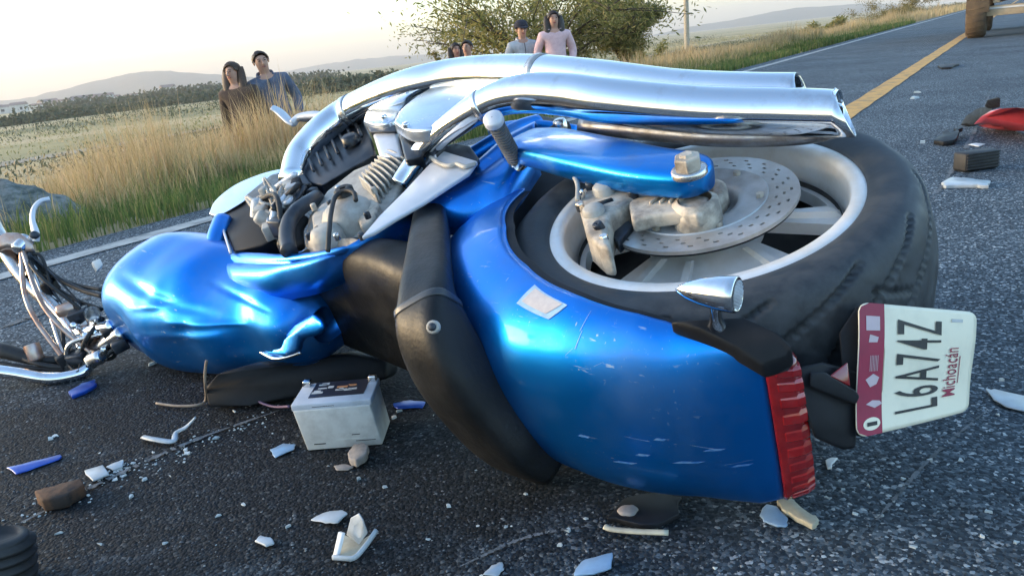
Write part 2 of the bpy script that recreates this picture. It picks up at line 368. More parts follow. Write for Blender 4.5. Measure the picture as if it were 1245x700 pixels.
def box(c, sx, sy, sz, rot=0):
    V = []
    for z in (-1, 1):
        for y in (-1, 1):
            for x in (-1, 1):
                a, b = x * sx / 2, y * sy / 2
                V.append((c[0] + a * math.cos(rot) - b * math.sin(rot), c[1] + a * math.sin(rot) + b * math.cos(rot), c[2] + z * sz / 2))
    return V, [(0, 2, 3, 1), (4, 5, 7, 6), (0, 1, 5, 4), (2, 6, 7, 3), (0, 4, 6, 2), (1, 3, 7, 5)]
def blob(c, rx, ry, rz, seg=16, rings=10, jit=0., seed=0):
    rg = np.random.default_rng(seed); V = []; Fc = []
    for i in range(rings + 1):
        ph = math.pi * i / rings
        for j in range(seg):
            t = 2 * math.pi * j / seg; q = 1 + rg.uniform(-jit, jit)
            V.append((c[0] + rx * q * math.sin(ph) * math.cos(t), c[1] + ry * q * math.sin(ph) * math.sin(t), c[2] + rz * q * math.cos(ph)))
    for i in range(rings):
        for j in range(seg):
            k = (j + 1) % seg; Fc.append((i * seg + j, (i + 1) * seg + j, (i + 1) * seg + k, i * seg + k))
    return V, Fc

# ------------------------------------------------------------------ ground: road, lines, verge, plain, hills
RD = np.array([0.54523, 0.83829]); RN = np.array([0.83829, -0.54523])       # along the road, and to its right
EDGE, MID = -3.13, -0.955
def rp(t, q, z=0.): p = RD * t + RN * q; return (p[0], p[1], z)
def strip(name, q0, q1, t0, t1, z, m, nt=60, wob=0., seed=1):
    rg = np.random.default_rng(seed); V = []; Fc = []; ts = np.linspace(t0, t1, nt)
    for t in ts:
        V += [rp(t, q0 + rg.uniform(-wob, wob), z), rp(t, q1 + rg.uniform(-wob, wob), z)]
    for i in range(nt - 1): Fc.append((2 * i, 2 * i + 1, 2 * i + 3, 2 * i + 2))
    return structure(obj(name, V, Fc, m, smooth=False))
strip('road', EDGE - .28, 5.2, -40, 330, 0, 'asphalt', nt=3)
strip('edge_line', EDGE - .055, EDGE + .055, -30, 325, .004, 'white_line', nt=1400, wob=.006)
strip('centre_line', MID - .075, MID + .075, 3.4, 325, .004, 'yellow_line', nt=1200, wob=.006, seed=3)

SX = [0, .25, .6, 1.8, 3.5, 6, 10, 30, 60, 200, 600, 1500, 5200]
SZ = [-.012, -.02, -.06, -.20, -.72, -1.2, -1.7, -2.6, -3.4, -6.2, -12, -26, -90]
def hz(t, s):
    z = np.interp(s, SX, SZ)
    return z + .05 * np.sin(t * .9 + s * .7) * np.clip(s / 3., 0, 1) + .03 * np.sin(t * 2.3 - s * 1.7) * np.clip(s / 3., 0, 1)
def at_ground(x, y):
    q = RN[0] * x + RN[1] * y; t = RD[0] * x + RD[1] * y
    return hz(t, max(0, EDGE - .28 - q))
def terrain(name, ss, ts, m):
    V = []; Fc = []
    for t in ts:
        for s in ss:
            x, y, _ = rp(t, EDGE - .28 - s); V.append((x, y, float(hz(t, s))))
    k = len(ss)
    for i in range(len(ts) - 1):
        for j in range(k - 1): Fc.append((i * k + j, (i + 1) * k + j, (i + 1) * k + j + 1, i * k + j + 1))
    return structure(obj(name, V, Fc, m))
terrain('verge', np.concatenate([np.linspace(0, 4, 17), np.linspace(4.5, 14, 14)]), np.concatenate([np.linspace(-40, 30, 120), np.linspace(32, 330, 40)]), 'soil')
terrain('plain', np.concatenate([np.linspace(14, 60, 12), np.geomspace(65, 5200, 40)]), np.concatenate([-np.geomspace(3000, 40, 20), np.linspace(-30, 60, 20), np.geomspace(65, 5200, 30)]), 'plain')
V = [rp(-3000, 5.2, -.02), rp(-3000, 3000, -.4), rp(5200, 3000, -.4), rp(5200, 5.2, -.02)]
structure(obj('right_verge', V, [(0, 1, 2, 3)], 'soil', smooth=False))
V = [rp(330, 5.2, -.02), rp(330, EDGE - .28, -.03), rp(5200, EDGE - .28, -.03), rp(5200, 5.2, -.02)]
structure(obj('far_ground', V, [(0, 1, 2, 3)], 'soil', smooth=False))
# a pale dirt track across the plain
V = []; Fc = []
for i, t in enumerate(np.linspace(-60, 400, 90)):
    s = 38 + 1.5 * math.sin(t * .04) + t * .05
    for d in (0, 3.2):
        x, y, _ = rp(t, EDGE - .28 - s - d); V.append((x, y, float(hz(t, s + d)) + .06))
    if i: Fc.append((2 * i - 2, 2 * i - 1, 2 * i + 1, 2 * i))
structure(obj('dirt_track', V, Fc, 'track'))

def hill(name, crest, m):
    """A ridge with a face, a crest and a back; crest is a list of world points."""
    C = crv(crest, 90); rows = []
    rg = np.random.default_rng(len(crest)); nzv = np.cumsum(rg.normal(0, 1, 90)); nzv -= np.linspace(nzv[0], nzv[-1], 90)
    for k, q in enumerate((-.34, -.18, -.06, 0., .08, .3)):
        w = (0., .42, .82, 1., .8, 0.)[k]; row = []
        for i, p in enumerate(C):
            d = np.array([p[0], p[1]]); base = -80.
            wob = (math.sin(i * .9 + k * 2.1) * .06 + math.sin(i * .37 + k) * .08) if 0 < k < 5 and k != 3 else 0
            h = base + (p[2] + nzv[i] * 1.2 - base) * max(0, w + wob)
            row.append((d[0] * (1 + q), d[1] * (1 + q), h))
        rows.append(row)
    Vv = [p for r in rows for p in r]; n = len(C)
    Ff = [(i * n + j, i * n + j + 1, (i + 1) * n + j + 1, (i + 1) * n + j) for i in range(5) for j in range(n - 1)]
    return structure(obj(name, Vv, Ff, m))
hill('hill', [(-2728.681,2722.080,16.200), (-2137.881,2716.984,-0.572), (-1600.957,2711.858,-17.444), (-1438.284,2715.051,-6.936), (-1274.827,2720.570,11.229), (-1112.154,2723.763,21.737), (-952.358,2718.425,4.169), (-793.086,2711.536,-18.504), (-634.336,2703.097,-46.282), (-420.404,2698.565,-61.199)], 'hill')
hill('hill', [(-1285.335,3752.183,-33.280), (-1023.884,3753.403,-29.264), (-760.260,3761.066,-4.043), (-572.681,3764.392,6.904), (-385.827,3765.570,10.783), (-126.549,3760.348,-6.406), (169.666,3754.073,-27.059), (465.880,3747.798,-47.713)], 'hill')
hill('hill', [(326.673,3124.919,-33.879), (576.537,3128.638,-21.639), (733.456,3133.199,-6.627), (890.677,3138.655,11.331), (1047.596,3143.216,26.343), (1219.302,3145.549,34.022), (1451.361,3142.548,24.145), (1665.313,3131.933,-10.795), (1942.939,3125.826,-30.894), (2254.966,3129.580,-18.539), (2563.976,3124.386,-35.636)], 'hill')

# ------------------------------------------------------------------ the motorcycle, in its own frame: x forward, y up, z to its right
BW, BF, BU, BR = [Vector(v) for v in ((0.325,1.248,0.268), (-0.688,0.725,0.027), (-0.699,-0.652,-0.293), (-0.195,-0.220,0.956))]
bike = empty('motorcycle', BW, 'wrecked blue cruiser motorcycle lying on its side on the asphalt', 'motorcycle')
bike.matrix_world = Matrix(((BF.x, BU.x, BR.x, BW.x), (BF.y, BU.y, BR.y, BW.y), (BF.z, BU.z, BR.z, BW.z), (0, 0, 0, 1)))
# scene.py is run once; orthonormal columns keep the frame rigid
def pol(rho, deg, z): return (rho * math.cos(rad(deg)), rho * math.sin(rad(deg)), z)

# --- rear wheel: deep-dish rim, five windows, hub
rim_prof = [(.222, .112), (.236, .112), (.245, .108), (.247, .100), (.243, .094), (.243, -.094), (.247, -.1), (.245, -.108), (.236, -.112), (.222, -.112),
            (.219, -.08), (.212, -.05), (.208, .005), (.208, .015), (.214, .05), (.218, .10)]
wheel = obj('rear_wheel', *lathe(rim_prof, 120, close=True), 'alloy', bike)
obj('barrel_shade_liner', *lathe([(.2072, .056), (.2045, .03), (.204, .0), (.206, -.05), (.208, -.08)], 96), 'barrel_shade', wheel)  # added dark sleeve: the rim's inner shade put into its colour
obj('wheel_shade_disc', *lathe([(.06, .015), (.2035, .005)], 48), 'barrel_shade', wheel)  # added dark disc paints the shade seen through the wheel windows
win = [(24, 72), (170, 209), (222, 267), (283, 322), (335, 365), (113.2, 113.8)]
def in_win(rho, deg):
    for a, b in win[:5]:
        m_ = (a + b) / 2; h = (b - a) / 2 * .86
        d = (deg - m_ + 180) % 360 - 180
        if .100 < rho < .200 and abs(d) < h: return True
    return False
V = []; Fc = []; NA, rhos = 480, [.03, .06, .08, .095, .108, .12, .135, .15, .165, .18, .196, .211]
def spoke_z(rho, a):
    z = .076 - .030 * max(0, (rho - .05)) / .16
    for c in (84, 110, 160, 215, 272):
        d = abs((a - c + 180) % 360 - 180)
        if .1 < rho < .2 and d < 2.6: z += .010
    return z
for i in range(NA):
    for r_ in rhos: V.append(pol(r_, i * 360 / NA, spoke_z(r_, i * 360 / NA)))
for i in range(NA):
    for j in range(len(rhos) - 1):
        if in_win((rhos[j] + rhos[j + 1]) / 2, (i + .5) * 360 / NA): continue
        k = (i + 1) % NA; n_ = len(rhos)
        Fc.append((i * n_ + j, i * n_ + j + 1, k * n_ + j + 1, k * n_ + j))
sp_ = obj('spoke_casting', V, Fc, 'alloy', wheel, solid=.02)
es_ = sp_.modifiers.new('edges', 'EDGE_SPLIT'); es_.split_angle = rad(32)
obj('hub', *lathe([(.0, .10), (.034, .10), (.036, .09), (.036, .085), (.062, .080), (.062, -.06), (.0, -.06)], 48), 'alloy', wheel)
# tyre with its tread grooves cut in
NA = 720; tp = [(.2385, .104), (.243, .112), (.252, .117), (.266, .1215), (.282, .122), (.297, .118), (.308, .109), (.316, .096), (.3215, .08), (.325, .06), (.3275, .04), (.329, .02),
      (.3295, 0)]
tp = tp + [(a, -b) for a, b in tp[:-1][::-1]]
tp = [tuple(q) for q in crv(np.array(tp), 84)]
V = []; Fc = []; n_ = len(tp)
for i in range(NA):
    a = i * 360. / NA
    for r_, z in tp:
        d = 0.
        if r_ > .296:
            for s_ in (1, -1):
                x = z * s_                                # each side has its own slanted grooves
                if x > -.012:
                    ph = (a * s_ - 190 * x - 1500 * x * x + (0 if s_ > 0 else 15)) % 24
                    if ph < 3.2 and .012 < x < .114: d = max(d, .0105 * math.sin(math.pi * ph / 3.2) ** .6 * min(1, (x - .012) / .006, (.114 - x) / .006))
                    ph2 = (a * s_ + 330 * x + 7) % 48
                    if ph2 < 2.6 and .03 < x < .075: d = max(d, .006 * math.sin(math.pi * ph2 / 2.6) ** .6)
            # flat spot and scuffs from the slide
            d += .0012 * max(0, math.sin(a * .21 + z * 40)) 
        V.append(pol(r_ - d, a, z - math.copysign(d * .4, z) if abs(z) > .09 else z))
for i in range(NA):
    k = (i + 1) % NA
    for j in range(n_ - 1): Fc.append((i * n_ + j, k * n_ + j, k * n_ + j + 1, i * n_ + j + 1))
obj('tyre', V, Fc, 'tyre', wheel)
# brake disc with real drilled holes
V = []; Fc = []; NA = 216; rh = [.104, .110, .1165, .1205, .1265, .1305, .1365, .1405, .147, .151]; n_ = len(rh)
for i in range(NA):
    for r_ in rh: V.append(pol(r_, i * 360 / NA, .118))
for i in range(NA):
    k = (i + 1) % NA
    for j in range(n_ - 1):
        hole = (j == 2 and i % 9 in (0, 1)) or (j == 4 and i % 9 in (3, 4)) or (j == 6 and i % 9 in (6, 7))
        if not hole: Fc.append((i * n_ + j, i * n_ + j + 1, k * n_ + j + 1, k * n_ + j))
disc = obj('brake_disc', V, Fc, 'disc', wheel, smooth=False, solid=.006)
obj('disc_hole_shade', *lathe([(.106, .1135), (.149, .1135), (.149, .108), (.106, .108)], 90, close=True), 'black', wheel)  # added black ring under the drilled holes, painting the shade inside them
obj('disc_carrier', *lathe([(.052, .080), (.060, .112), (.072, .116), (.100, .117), (.1045, .120), (.106, .120), (.1065, .113), (.104, .109), (.07, .106)], 90), 'disc_inner', wheel)
for k in range(6):
    p = pol(.094, k * 60 + 20, .118)
    obj('disc_bolt', *lathe([(0, .005), (.006, .005), (.0065, 0), (.0065, -.004)], 6, center=p), 'tan_metal', wheel, smooth=False)
obj('bearing_cup', *lathe([(.026, .132), (.040, .135), (.046, .133), (.047, .105), (.03, .1), (.026, .11)], 48, close=True), 'tan_metal', wheel)

# --- swing arm, axle, caliper
sa = [(0.416,-0.059,0.165), (0.328,-0.033,0.175), (0.195,-0.000,0.178), (0.075,0.026,0.180), (-0.005,0.033,0.180), (-0.035,0.034,0.179), (-0.051,0.035,0.178)]
v, f = tube(sa, [(.020, .050), (.024, .052), (.026, .052), (.025, .049), (.024, .044), (.023, .034), (.018, .014)], 40, 28, ref=(0, 0, 1), power=3.6)
arm = obj('swing_arm', v, f, 'dusty_blue', bike)
ax = (-0.037,0.059,0.205)
obj('axle_washer', *lathe([(0, .004), (.024, .004), (.026, .002), (.026, -.006)], 32, center=(ax[0], ax[1], .203)), 'old_chrome', arm)
obj('axle_nut', *lathe([(0, .021), (.010, .021), (.011, .017), (.0185, .017), (.020, .014), (.020, -.004)], 6, center=(ax[0], ax[1], .209)), 'tan_metal', arm, smooth=False, bevel=.001)
obj('axle_sleeve', *lathe([(.025, .165), (.034, .160), (.036, .13), (.030, .10), (.02, .09)], 40, center=(ax[0], ax[1], -.008)), 'tan_metal', bike)
br_top = [(0.081,0.067,0.152), (0.074,0.055,0.152), (0.026,0.052,0.152), (-0.024,0.037,0.152), (-0.048,0.038,0.152), (-0.069,0.069,0.152), (-0.062,0.094,0.152), (-0.023,0.093,0.152), (0.009,0.110,0.152), (0.029,0.129,0.152)]
obj('caliper_bracket', *prism(br_top, (0, 0, -.024)), 'tan_metal', bike, bevel=.006, bseg=3, smooth=True)
cal = obj('brake_caliper', *prism([(0.153,0.103,0.155), (0.169,0.061,0.155), (0.180,0.019,0.155), (0.145,0.011,0.155), (0.102,0.038,0.155), (0.077,0.045,0.155), (0.061,0.066,0.155), (0.068,0.097,0.155), (0.068,0.128,0.155), (0.045,0.168,0.155), (0.011,0.206,0.155), (0.031,0.207,0.155), (0.073,0.184,0.155)], (0, 0, -.055)), 'tan_metal', bike, bevel=.012, bseg=3)
obj('piston_housing', *lathe([(0, .012), (.014, .012), (.018, .008), (.019, -.01)], 24, center=(0.126,0.065,0.158)), 'engine', cal)
obj('piston_housing', *lathe([(0, .010), (.013, .010), (.017, .006), (.018, -.01)], 24, center=(0.100,0.128,0.157)), 'engine', cal)
obj('brake_pad', *prism([(0.078,0.130,0.126), (0.092,0.071,0.126), (0.049,0.105,0.126), (0.041,0.156,0.126)], (0, 0, -.02)), 'blackmetal', cal, bevel=.003)
for q in ((0.129,0.124,0.160), (0.087,0.051,0.160), (0.038,0.186,0.150)):
    obj('bolt', *lathe([(0, .008), (.006, .008), (.007, .006), (.007, -.006)], 6, center=q), 'old_chrome', cal, smooth=False)
obj('caliper_split', *prism([(0.129,0.112,0.156), (0.101,0.080,0.156), (0.091,0.088,0.156), (0.119,0.121,0.156)], (0, 0, -.004)), 'ink', cal)
for q, ax_ in (((0.160,0.058,0.160), (0, 0, 1)), ((0.069,0.065,0.158), (0, 0, 1)), ((0.062,0.165,0.157), (.2, .3, 1)), ((0.119,0.035,0.158), (0, 0, 1))):
    obj('bolt', *lathe([(.0015, .006), (.0042, .007), (.0072, .007), (.008, .004), (.008, -.006)], 14, center=q, axis=ax_), 'blackmetal', cal)
obj('bleed_nipple', *lathe([(0, .016), (.002, .016), (.003, .010), (.0045, .008), (.0045, -.004)], 10, center=(0.152,0.090,0.157), axis=(-.3, .2, 1)), 'old_chrome', cal)
for k in range(4):
    q0, q1 = np.array((0.034,0.073,0.154)), np.array((-0.022,0.054,0.154)); c_ = q0 + (q1 - q0) * (k + .5) / 4
    obj('bracket_rib', *box(tuple(c_), .004, .022, .005), 'tan_metal', bike, bevel=.001)
obj('brake_hose', *tube([(0.381,-0.009,0.150), (0.298,0.016,0.170), (0.238,0.024,0.170), (0.185,0.060,0.165), (0.152,0.103,0.158)], .0042, 30, 8), 'engine', bike)

# --- rear fender
def fender_rho(a, x):
    ac = np.interp(a, [4, 25, 45, 70, 90, 110, 132, 145], [.44, .475, .462, .43, .413, .408, .414, .422])
    ae = np.interp(a, [4, 40, 70, 90, 110, 116, 122, 127, 132, 145], [.345, .302, .302, .318, .343, .352, .376, .398, .404, .41])
    return ae + (ac - ae) * math.sqrt(max(0, 1 - abs(x) ** 2.7))
def fender_hw(a): return float(np.interp(a, [4, 20, 40, 95, 110, 122, 131, 137], [.125, .14, .155, .155, .148, .134, .119, .108]))
def fender_pt(a, x, off=0.):
    r_ = fender_rho(a, x) + off
    return (r_ * math.cos(rad(a)), r_ * math.sin(rad(a)), fender_hw(a) * x * (1 + off * 2))
xs = np.sin(np.linspace(-math.pi / 2, math.pi / 2, 41)); aa = np.linspace(6, 131, 90)
V = [fender_pt(a, x) for a in aa for x in xs]; n_ = len(xs)
Fc = [(i * n_ + j, i * n_ + j + 1, (i + 1) * n_ + j + 1, (i + 1) * n_ + j) for i in range(len(aa) - 1) for j in range(n_ - 1)]
fender = obj('rear_fender', V, [q[::-1] for q in Fc], 'blue', bike, solid=.006)
def fpatch(name, corners, m, parent, off=.0012, n=8, thick=.001):
    """A thin sheet lying on the fender between four surface corners (angle, across)."""
    A = np.array(corners, float); V = []; Fc = []
    for i in range(n + 1):
        for j in range(n + 1):
            s, t = i / n, j / n
            c = (A[0] * (1 - s) + A[1] * s) * (1 - t) + (A[3] * (1 - s) + A[2] * s) * t
            p0 = np.array(fender_pt(c[0], c[1])); da = np.array(fender_pt(c[0] + .5, c[1])) - p0
            dx_ = p0 - np.array(fender_pt(c[0], c[1] - .004)); nn_ = np.cross(da, dx_); nn_ /= np.linalg.norm(nn_) + 1e-12
            V.append(tuple(p0 + nn_ * off * (1 if nn_ @ np.array([p0[0], p0[1], p0[2] * .3]) > 0 else -1)))
    for i in range(n):
        for j in range(n): Fc.append((i * (n + 1) + j, (i + 1) * (n + 1) + j, (i + 1) * (n + 1) + j + 1, i * (n + 1) + j + 1))
    return obj(name, V, Fc, m, parent)
fpatch('sticker_border', [(79.3, .922), (79.8, .993), (93.2, .980), (90.2, .904)], 'scuff', fender, .0008)
fpatch('sticker', [(80.4, .938), (81.2, .988), (91.8, .977), (88.9, .925)], 'sticker', fender, .0015)
for a, b, w in (((99.50,0.986), (98.50,0.892), .010), ((99.00,0.899), (98.00,0.779), .014), ((97.50,0.779), (96.00,0.719), .008), ((64.00,0.606), (66.00,0.573), .01), ((104.00,0.726), (102.00,0.679), .006), ((117.00,-0.033), (121.00,-0.087), .012), ((105.50,0.027), (110.00,-0.013), .01), ((122.00,-0.300), (127.00,-0.273), .008)):
    if a[0] is None or b[0] is None: continue
    dx = (b[0] - a[0], (b[1] - a[1]) * 60); L = math.hypot(*dx) + 1e-6; px_, py_ = -dx[1] / L, dx[0] / L
    w_ = w * 16
    fpatch('scratch', [(a[0] + px_ * w_ * .2, a[1] + py_ * w_ * .2 / 60), (b[0] + px_ * w_ * .5, b[1] + py_ * w_ * .5 / 60), (b[0] - px_ * w_ * .3, b[1] - py_ * w_ * .3 / 60), (a[0] - px_ * w_ * .1, a[1] - py_ * w_ * .1 / 60)], 'scuff', fender, .0008, 3)
for u_, w_ in (((104, -.30), 5), ((108, -.18), 3), ((116, -.25), 6), ((121, -.10), 4), ((97, -.05), 3), ((112, .02), 2.5), ((125, -.33), 4)):
    fpatch('scuff_mark', [(u_[0] - w_ * .5, u_[1] - .012), (u_[0] - w_ * .2, u_[1] + .016), (u_[0] + w_ * .5, u_[1] + .010), (u_[0] + w_ * .25, u_[1] - .014)], 'scuff2', fender, .0007, 3)
# dark liner inside the fender and round the swing-arm pivot
V = [pol(fender_rho(a, x) - .014, a, fender_hw(a) * x * .96) for a in aa for x in xs]
obj('fender_liner', V, Fc, 'black', bike)
obj('inner_fender', *prism([(0.792,-0.314,0.060), (0.706,-0.415,0.060), (0.456,-0.340,0.060), (0.376,-0.135,0.060), (0.374,-0.015,0.060), (0.229,0.185,0.060), (0.335,0.131,0.060), (0.507,-0.023,0.060)], (0, 0, -.03)), 'black', bike, bevel=.006)
# --- black trim plate, tail light
tr = [(-0.167,0.331,0.157), (-0.198,0.314,0.156), (-0.240,0.287,0.150), (-0.279,0.286,0.138), (-0.299,0.291,0.122), (-0.292,0.296,0.112), (-0.276,0.320,0.113), (-0.245,0.323,0.130), (-0.205,0.327,0.148)]
obj('tail_trim', *prism(tr, (0, 0, -.022)), 'black', bike, bevel=.005, bseg=3)
def arc_ring(a, off, inner, x0=-1., x1=1., n=28):
    xs_ = np.linspace(x0, x1, n)
    xs_ = np.sign(xs_) * np.sin(np.abs(xs_) * math.pi / 2) if x0 == -1. else xs_
    o = [fender_pt(a, x, off) for x in xs_]
    i_ = [pol(max(.2, math.hypot(p[0], p[1]) - inner), a, p[2] * .93) for p in o]
    return o + i_[::-1]
tail = obj('tail_light', *skin_rings([arc_ring(a, o, .05, -.99, .90) for a, o in ((131.1, .001), (131.5, .003), (135.2, .002), (136.2, -.004), (136.7, -.012))]), 'dark_red', bike)
NSEG = 11
for k in range(NSEG):
    x0 = -.98 + k * 1.62 / NSEG; x1 = x0 + 1.62 / NSEG - .010
    sx = [math.copysign(math.sin(abs(x) * math.pi / 2), x) for x in (x0, x0 * .75 + x1 * .25, x0 * .25 + x1 * .75, x1)]
    rings = []
    for a, o in ((132.4, .0022), (132.7, .0036), (135.2, .0034), (136.6, .000), (136.9, -.008)):
        rings.append([fender_pt(a, sx[0], o - .003), fender_pt(a, sx[1], o), fender_pt(a, sx[2], o), fender_pt(a, sx[3], o - .003)] + [fender_pt(a, sx[q], o - .02) for q in (3, 0)])
    obj('lens_segment', *skin_rings(rings), 'red_lens', tail, smooth=False, bevel=.0008)
# --- turn signal
sb = np.array((-0.216,0.308,0.142)); st = np.array((-0.226,0.317,0.185)); sc = np.array((-0.225,0.314,0.196))
obj('signal_stem', *tube([sb, sb * .6 + st * .4, st, sc], [.013, .0075, .0070, .008], 16, 16), 'chrome', bike)
tipd = np.array((-0.191,0.322,0.199)); lensd = np.array((-0.238,0.309,0.196)); axd = lensd - tipd; L = np.linalg.norm(axd); axd /= L
axd = axd * .55 + np.array([-.83, -.1, 0]) * .45; axd /= np.linalg.norm(axd); base_ = sc - axd * .045
sig = obj('turn_signal', *lathe([(0.0005, 0), (.005, .004), (.010, .014), (.0155, .030), (.019, .048), (.0205, .062), (.0205, .070), (.0185, .072), (.0175, .066), (0, .066)], 40, center=base_, axis=axd), 'chrome', bike)
obj('signal_lens', *lathe([(0, .0715), (.010, .071), (.0172, .068)], 28, center=base_, axis=axd), 'disc_inner', sig)
u_ = Vector(axd).orthogonal().normalized(); w_ = Vector(axd).cross(u_)
for k in range(-4, 5):
    h = math.sqrt(max(0, .0165 ** 2 - (k * .0036) ** 2))
    for d1, d2 in ((u_, w_), (w_, u_)):
        c_ = Vector(base_) + Vector(axd) * .0722 + d1 * (k * .0036)
        obj('lens_rib', *tube([c_ - d2 * h, c_ + d2 * h], .0005, 2, 4), 'satin', sig)

# --- licence plate, its bracket, reflector
PL = [np.array(p) for p in ((-0.344,0.256,-0.025), (-0.312,0.155,0.097), (-0.393,-0.002,-0.006), (-0.412,0.088,-0.095))]   # X along the writing, Y up the plate
def pp(x, y, off=0.):
    p = (PL[3] * (1 - x) + PL[2] * x) * (1 - y) + (PL[0] * (1 - x) + PL[1] * x) * y
    nrm = np.cross(PL[2] - PL[3], PL[0] - PL[3]); nrm /= np.linalg.norm(nrm)
    bend = .003 * math.sin(math.pi * min(1, max(0, y))) * (1 - x) ** 2 - .0015 * math.sin(2 * math.pi * x)
    return p + nrm * (off + bend)
def plate_patch(name, x0, x1, y0, y1, off, m, parent, nx=12, ny=12, rc=None, thick=0.):
    V = []; Fc = []
    for i in range(nx + 1):
        for j in range(ny + 1):
            x = x0 + (x1 - x0) * i / nx; y = y0 + (y1 - y0) * j / ny
            V.append((x, y))
    if rc:                                                # rounded corners pull the grid's corner region in
        W = []
        for x, y in V:
            cx, cy = min(max(x, rc), 1 - rc), min(max(y, rc), 1 - rc); dx, dy = x - cx, y - cy
            m_ = max(abs(dx), abs(dy)); l_ = math.hypot(dx, dy)
            if l_ > 1e-9: x, y = cx + dx * m_ / l_, cy + dy * m_ / l_
            W.append((x, y))
        V = W
    P = [pp(x, y, off) for x, y in V]
    for i in range(nx):
        for j in range(ny): Fc.append((i * (ny + 1) + j, (i + 1) * (ny + 1) + j, (i + 1) * (ny + 1) + j + 1, i * (ny + 1) + j + 1))
    return obj(name, P, Fc, m, parent, solid=thick)
plate = plate_patch('license_plate', 0, 1, 0, 1, 0, 'plate', bike, 30, 30, rc=.08, thick=.0016)
V = []; Fc = []
nx = 30
for i in range(nx + 1):
    x = i / nx
    e = .08 - math.sqrt(max(0, .08 ** 2 - max(0, .08 - min(x, 1 - x)) ** 2))
    for j in range(7): V.append(pp(x, .80 + (1 - e - .80) * j / 6, .0006))
for i in range(nx):
    for j in range(6): Fc.append((i * 7 + j, (i + 1) * 7 + j, (i + 1) * 7 + j + 1, i * 7 + j + 1))
obj('crimson_band', V, Fc, 'crimson', plate)
def letters(name, text, x0, x1, y0, y1, m, parent, off=.0014, bold=0., spacing=1., each=True):
    """Each character as thin raised geometry on the plate."""
    items = []
    for k, chx in enumerate(text):
        cu = bpy.data.curves.new('glyph', 'FONT'); cu.body = chx; cu.offset = bold; cu.resolution_u = 4
        o = bpy.data.objects.new('glyph', cu); COL.objects.link(o)
        dg = bpy.context.evaluated_depsgraph_get(); me = bpy.data.meshes.new_from_object(o.evaluated_get(dg))
        co = np.array([v_.co[:2] for v_ in me.vertices]) if len(me.vertices) else np.zeros((0, 2))
        fc = [tuple(p.vertices) for p in me.polygons]
        items.append((chx, co, fc)); bpy.data.objects.remove(o); bpy.data.curves.remove(cu); bpy.data.meshes.remove(me)
    ymin = min(c[:, 1].min() for _, c, _ in items if len(c)); ymax = max(c[:, 1].max() for _, c, _ in items if len(c))
    ws = [(c[:, 0].max() - c[:, 0].min()) if len(c) else .25 for _, c, _ in items]; gap = .12 * spacing
    tot = sum(ws) + gap * (len(ws) - 1); pos = 0; out = []
    for (chx, c, fc), w in zip(items, ws):
        if len(c):
            X = (c[:, 0] - c[:, 0].min() + pos) / tot * (x1 - x0) + x0; Y = (c[:, 1] - ymin) / (ymax - ymin) * (y1 - y0) + y0
            out.append(([pp(a, b, off) for a, b in zip(X, Y)], fc))
        pos += w + gap
    if each: return [obj(name, v_, f_, m, parent, smooth=False) for v_, f_ in out]
    v_, f_ = merge(*out); return obj(name, v_, f_, m, parent, smooth=False)
letters('plate_character', 'L6A74Z', .12, .885, .315, .70, 'ink', plate, bold=.004, spacing=1.15)
letters('plate_character', 'Michoacán', .19, .64, .155, .275, 'crimson', plate, bold=.004, spacing=.8)
# white disc with its 1, pale emblems on the band
c0 = (.085, .885); P = []
for k in range(24):
    t = 2 * math.pi * k / 24; P.append(pp(c0[0] + .048 * math.cos(t), c0[1] + .068 * math.sin(t), .0011))
obj('number_disc', P, [tuple(range(24))], 'plate', plate, smooth=False)
letters('plate_character', '1', .07, .10, .845, .925, 'ink', plate, off=.0018, bold=.0)
for poly in ([(.20, .86), (.235, .93), (.26, .88), (.25, .82), (.225, .80)], [(.36, .90), (.42, .94), (.46, .88), (.43, .83), (.38, .85)], [(.70, .86), (.70, .93), (.76, .92), (.74, .85)],
             [(.79, .84), (.79, .95), (.90, .95), (.90, .84)]):
    obj('plate_emblem', [pp(a, b, .0011) for a, b in poly], [tuple(range(len(poly)))], 'print', plate, smooth=False)
for k in range(6):
    obj('print_line', [pp(a, b, .0010) for a, b in ((.48, .91 - k * .012), (.60, .91 - k * .012), (.60, .906 - k * .012), (.48, .906 - k * .012))], [(0, 1, 2, 3)], 'print', plate, smooth=False)
obj('print_line', [pp(a, b, .0010) for a, b in ((.32, .795), (.66, .795), (.66, .775), (.32, .775))], [(0, 1, 2, 3)], 'plate', plate, smooth=False)
obj('plate_stamp', [pp(a, b, .0008) for a, b in ((.885, .13), (.915, .13), (.915, .23), (.885, .23))], [(0, 1, 2, 3)], 'disc_inner', plate, smooth=False)
obj('print_line', [pp(a, b, .0008) for a, b in ((.30, .135), (.56, .135), (.56, .128), (.30, .128))], [(0, 1, 2, 3)], 'crimson', plate, smooth=False)
back = np.array((-0.239,0.106,-0.113)) - np.array((-0.305,0.233,0.010)); back /= np.linalg.norm(back)
brk = [(-0.287,0.265,0.073), (-0.302,0.238,0.064), (-0.323,0.197,0.025), (-0.328,0.208,0.005), (-0.342,0.258,-0.040), (-0.334,0.271,-0.035), (-0.310,0.292,-0.007), (-0.302,0.288,0.028)]
obj('mudguard_flap', *prism(brk, back * .05), 'black', bike, bevel=.004)
br2 = [(-0.310,0.252,0.063), (-0.335,0.231,0.026), (-0.338,0.227,0.015), (-0.336,0.236,0.008), (-0.303,0.276,0.056), (-0.300,0.266,0.070)]
obj('flap_ledge', *prism(br2, back * .02), 'black', bike, bevel=.003)
br3 = [(-0.294,0.176,0.061), (-0.304,0.144,0.082), (-0.316,0.129,0.075), (-0.347,0.224,-0.047), (-0.334,0.240,-0.039), (-0.307,0.202,0.026)]
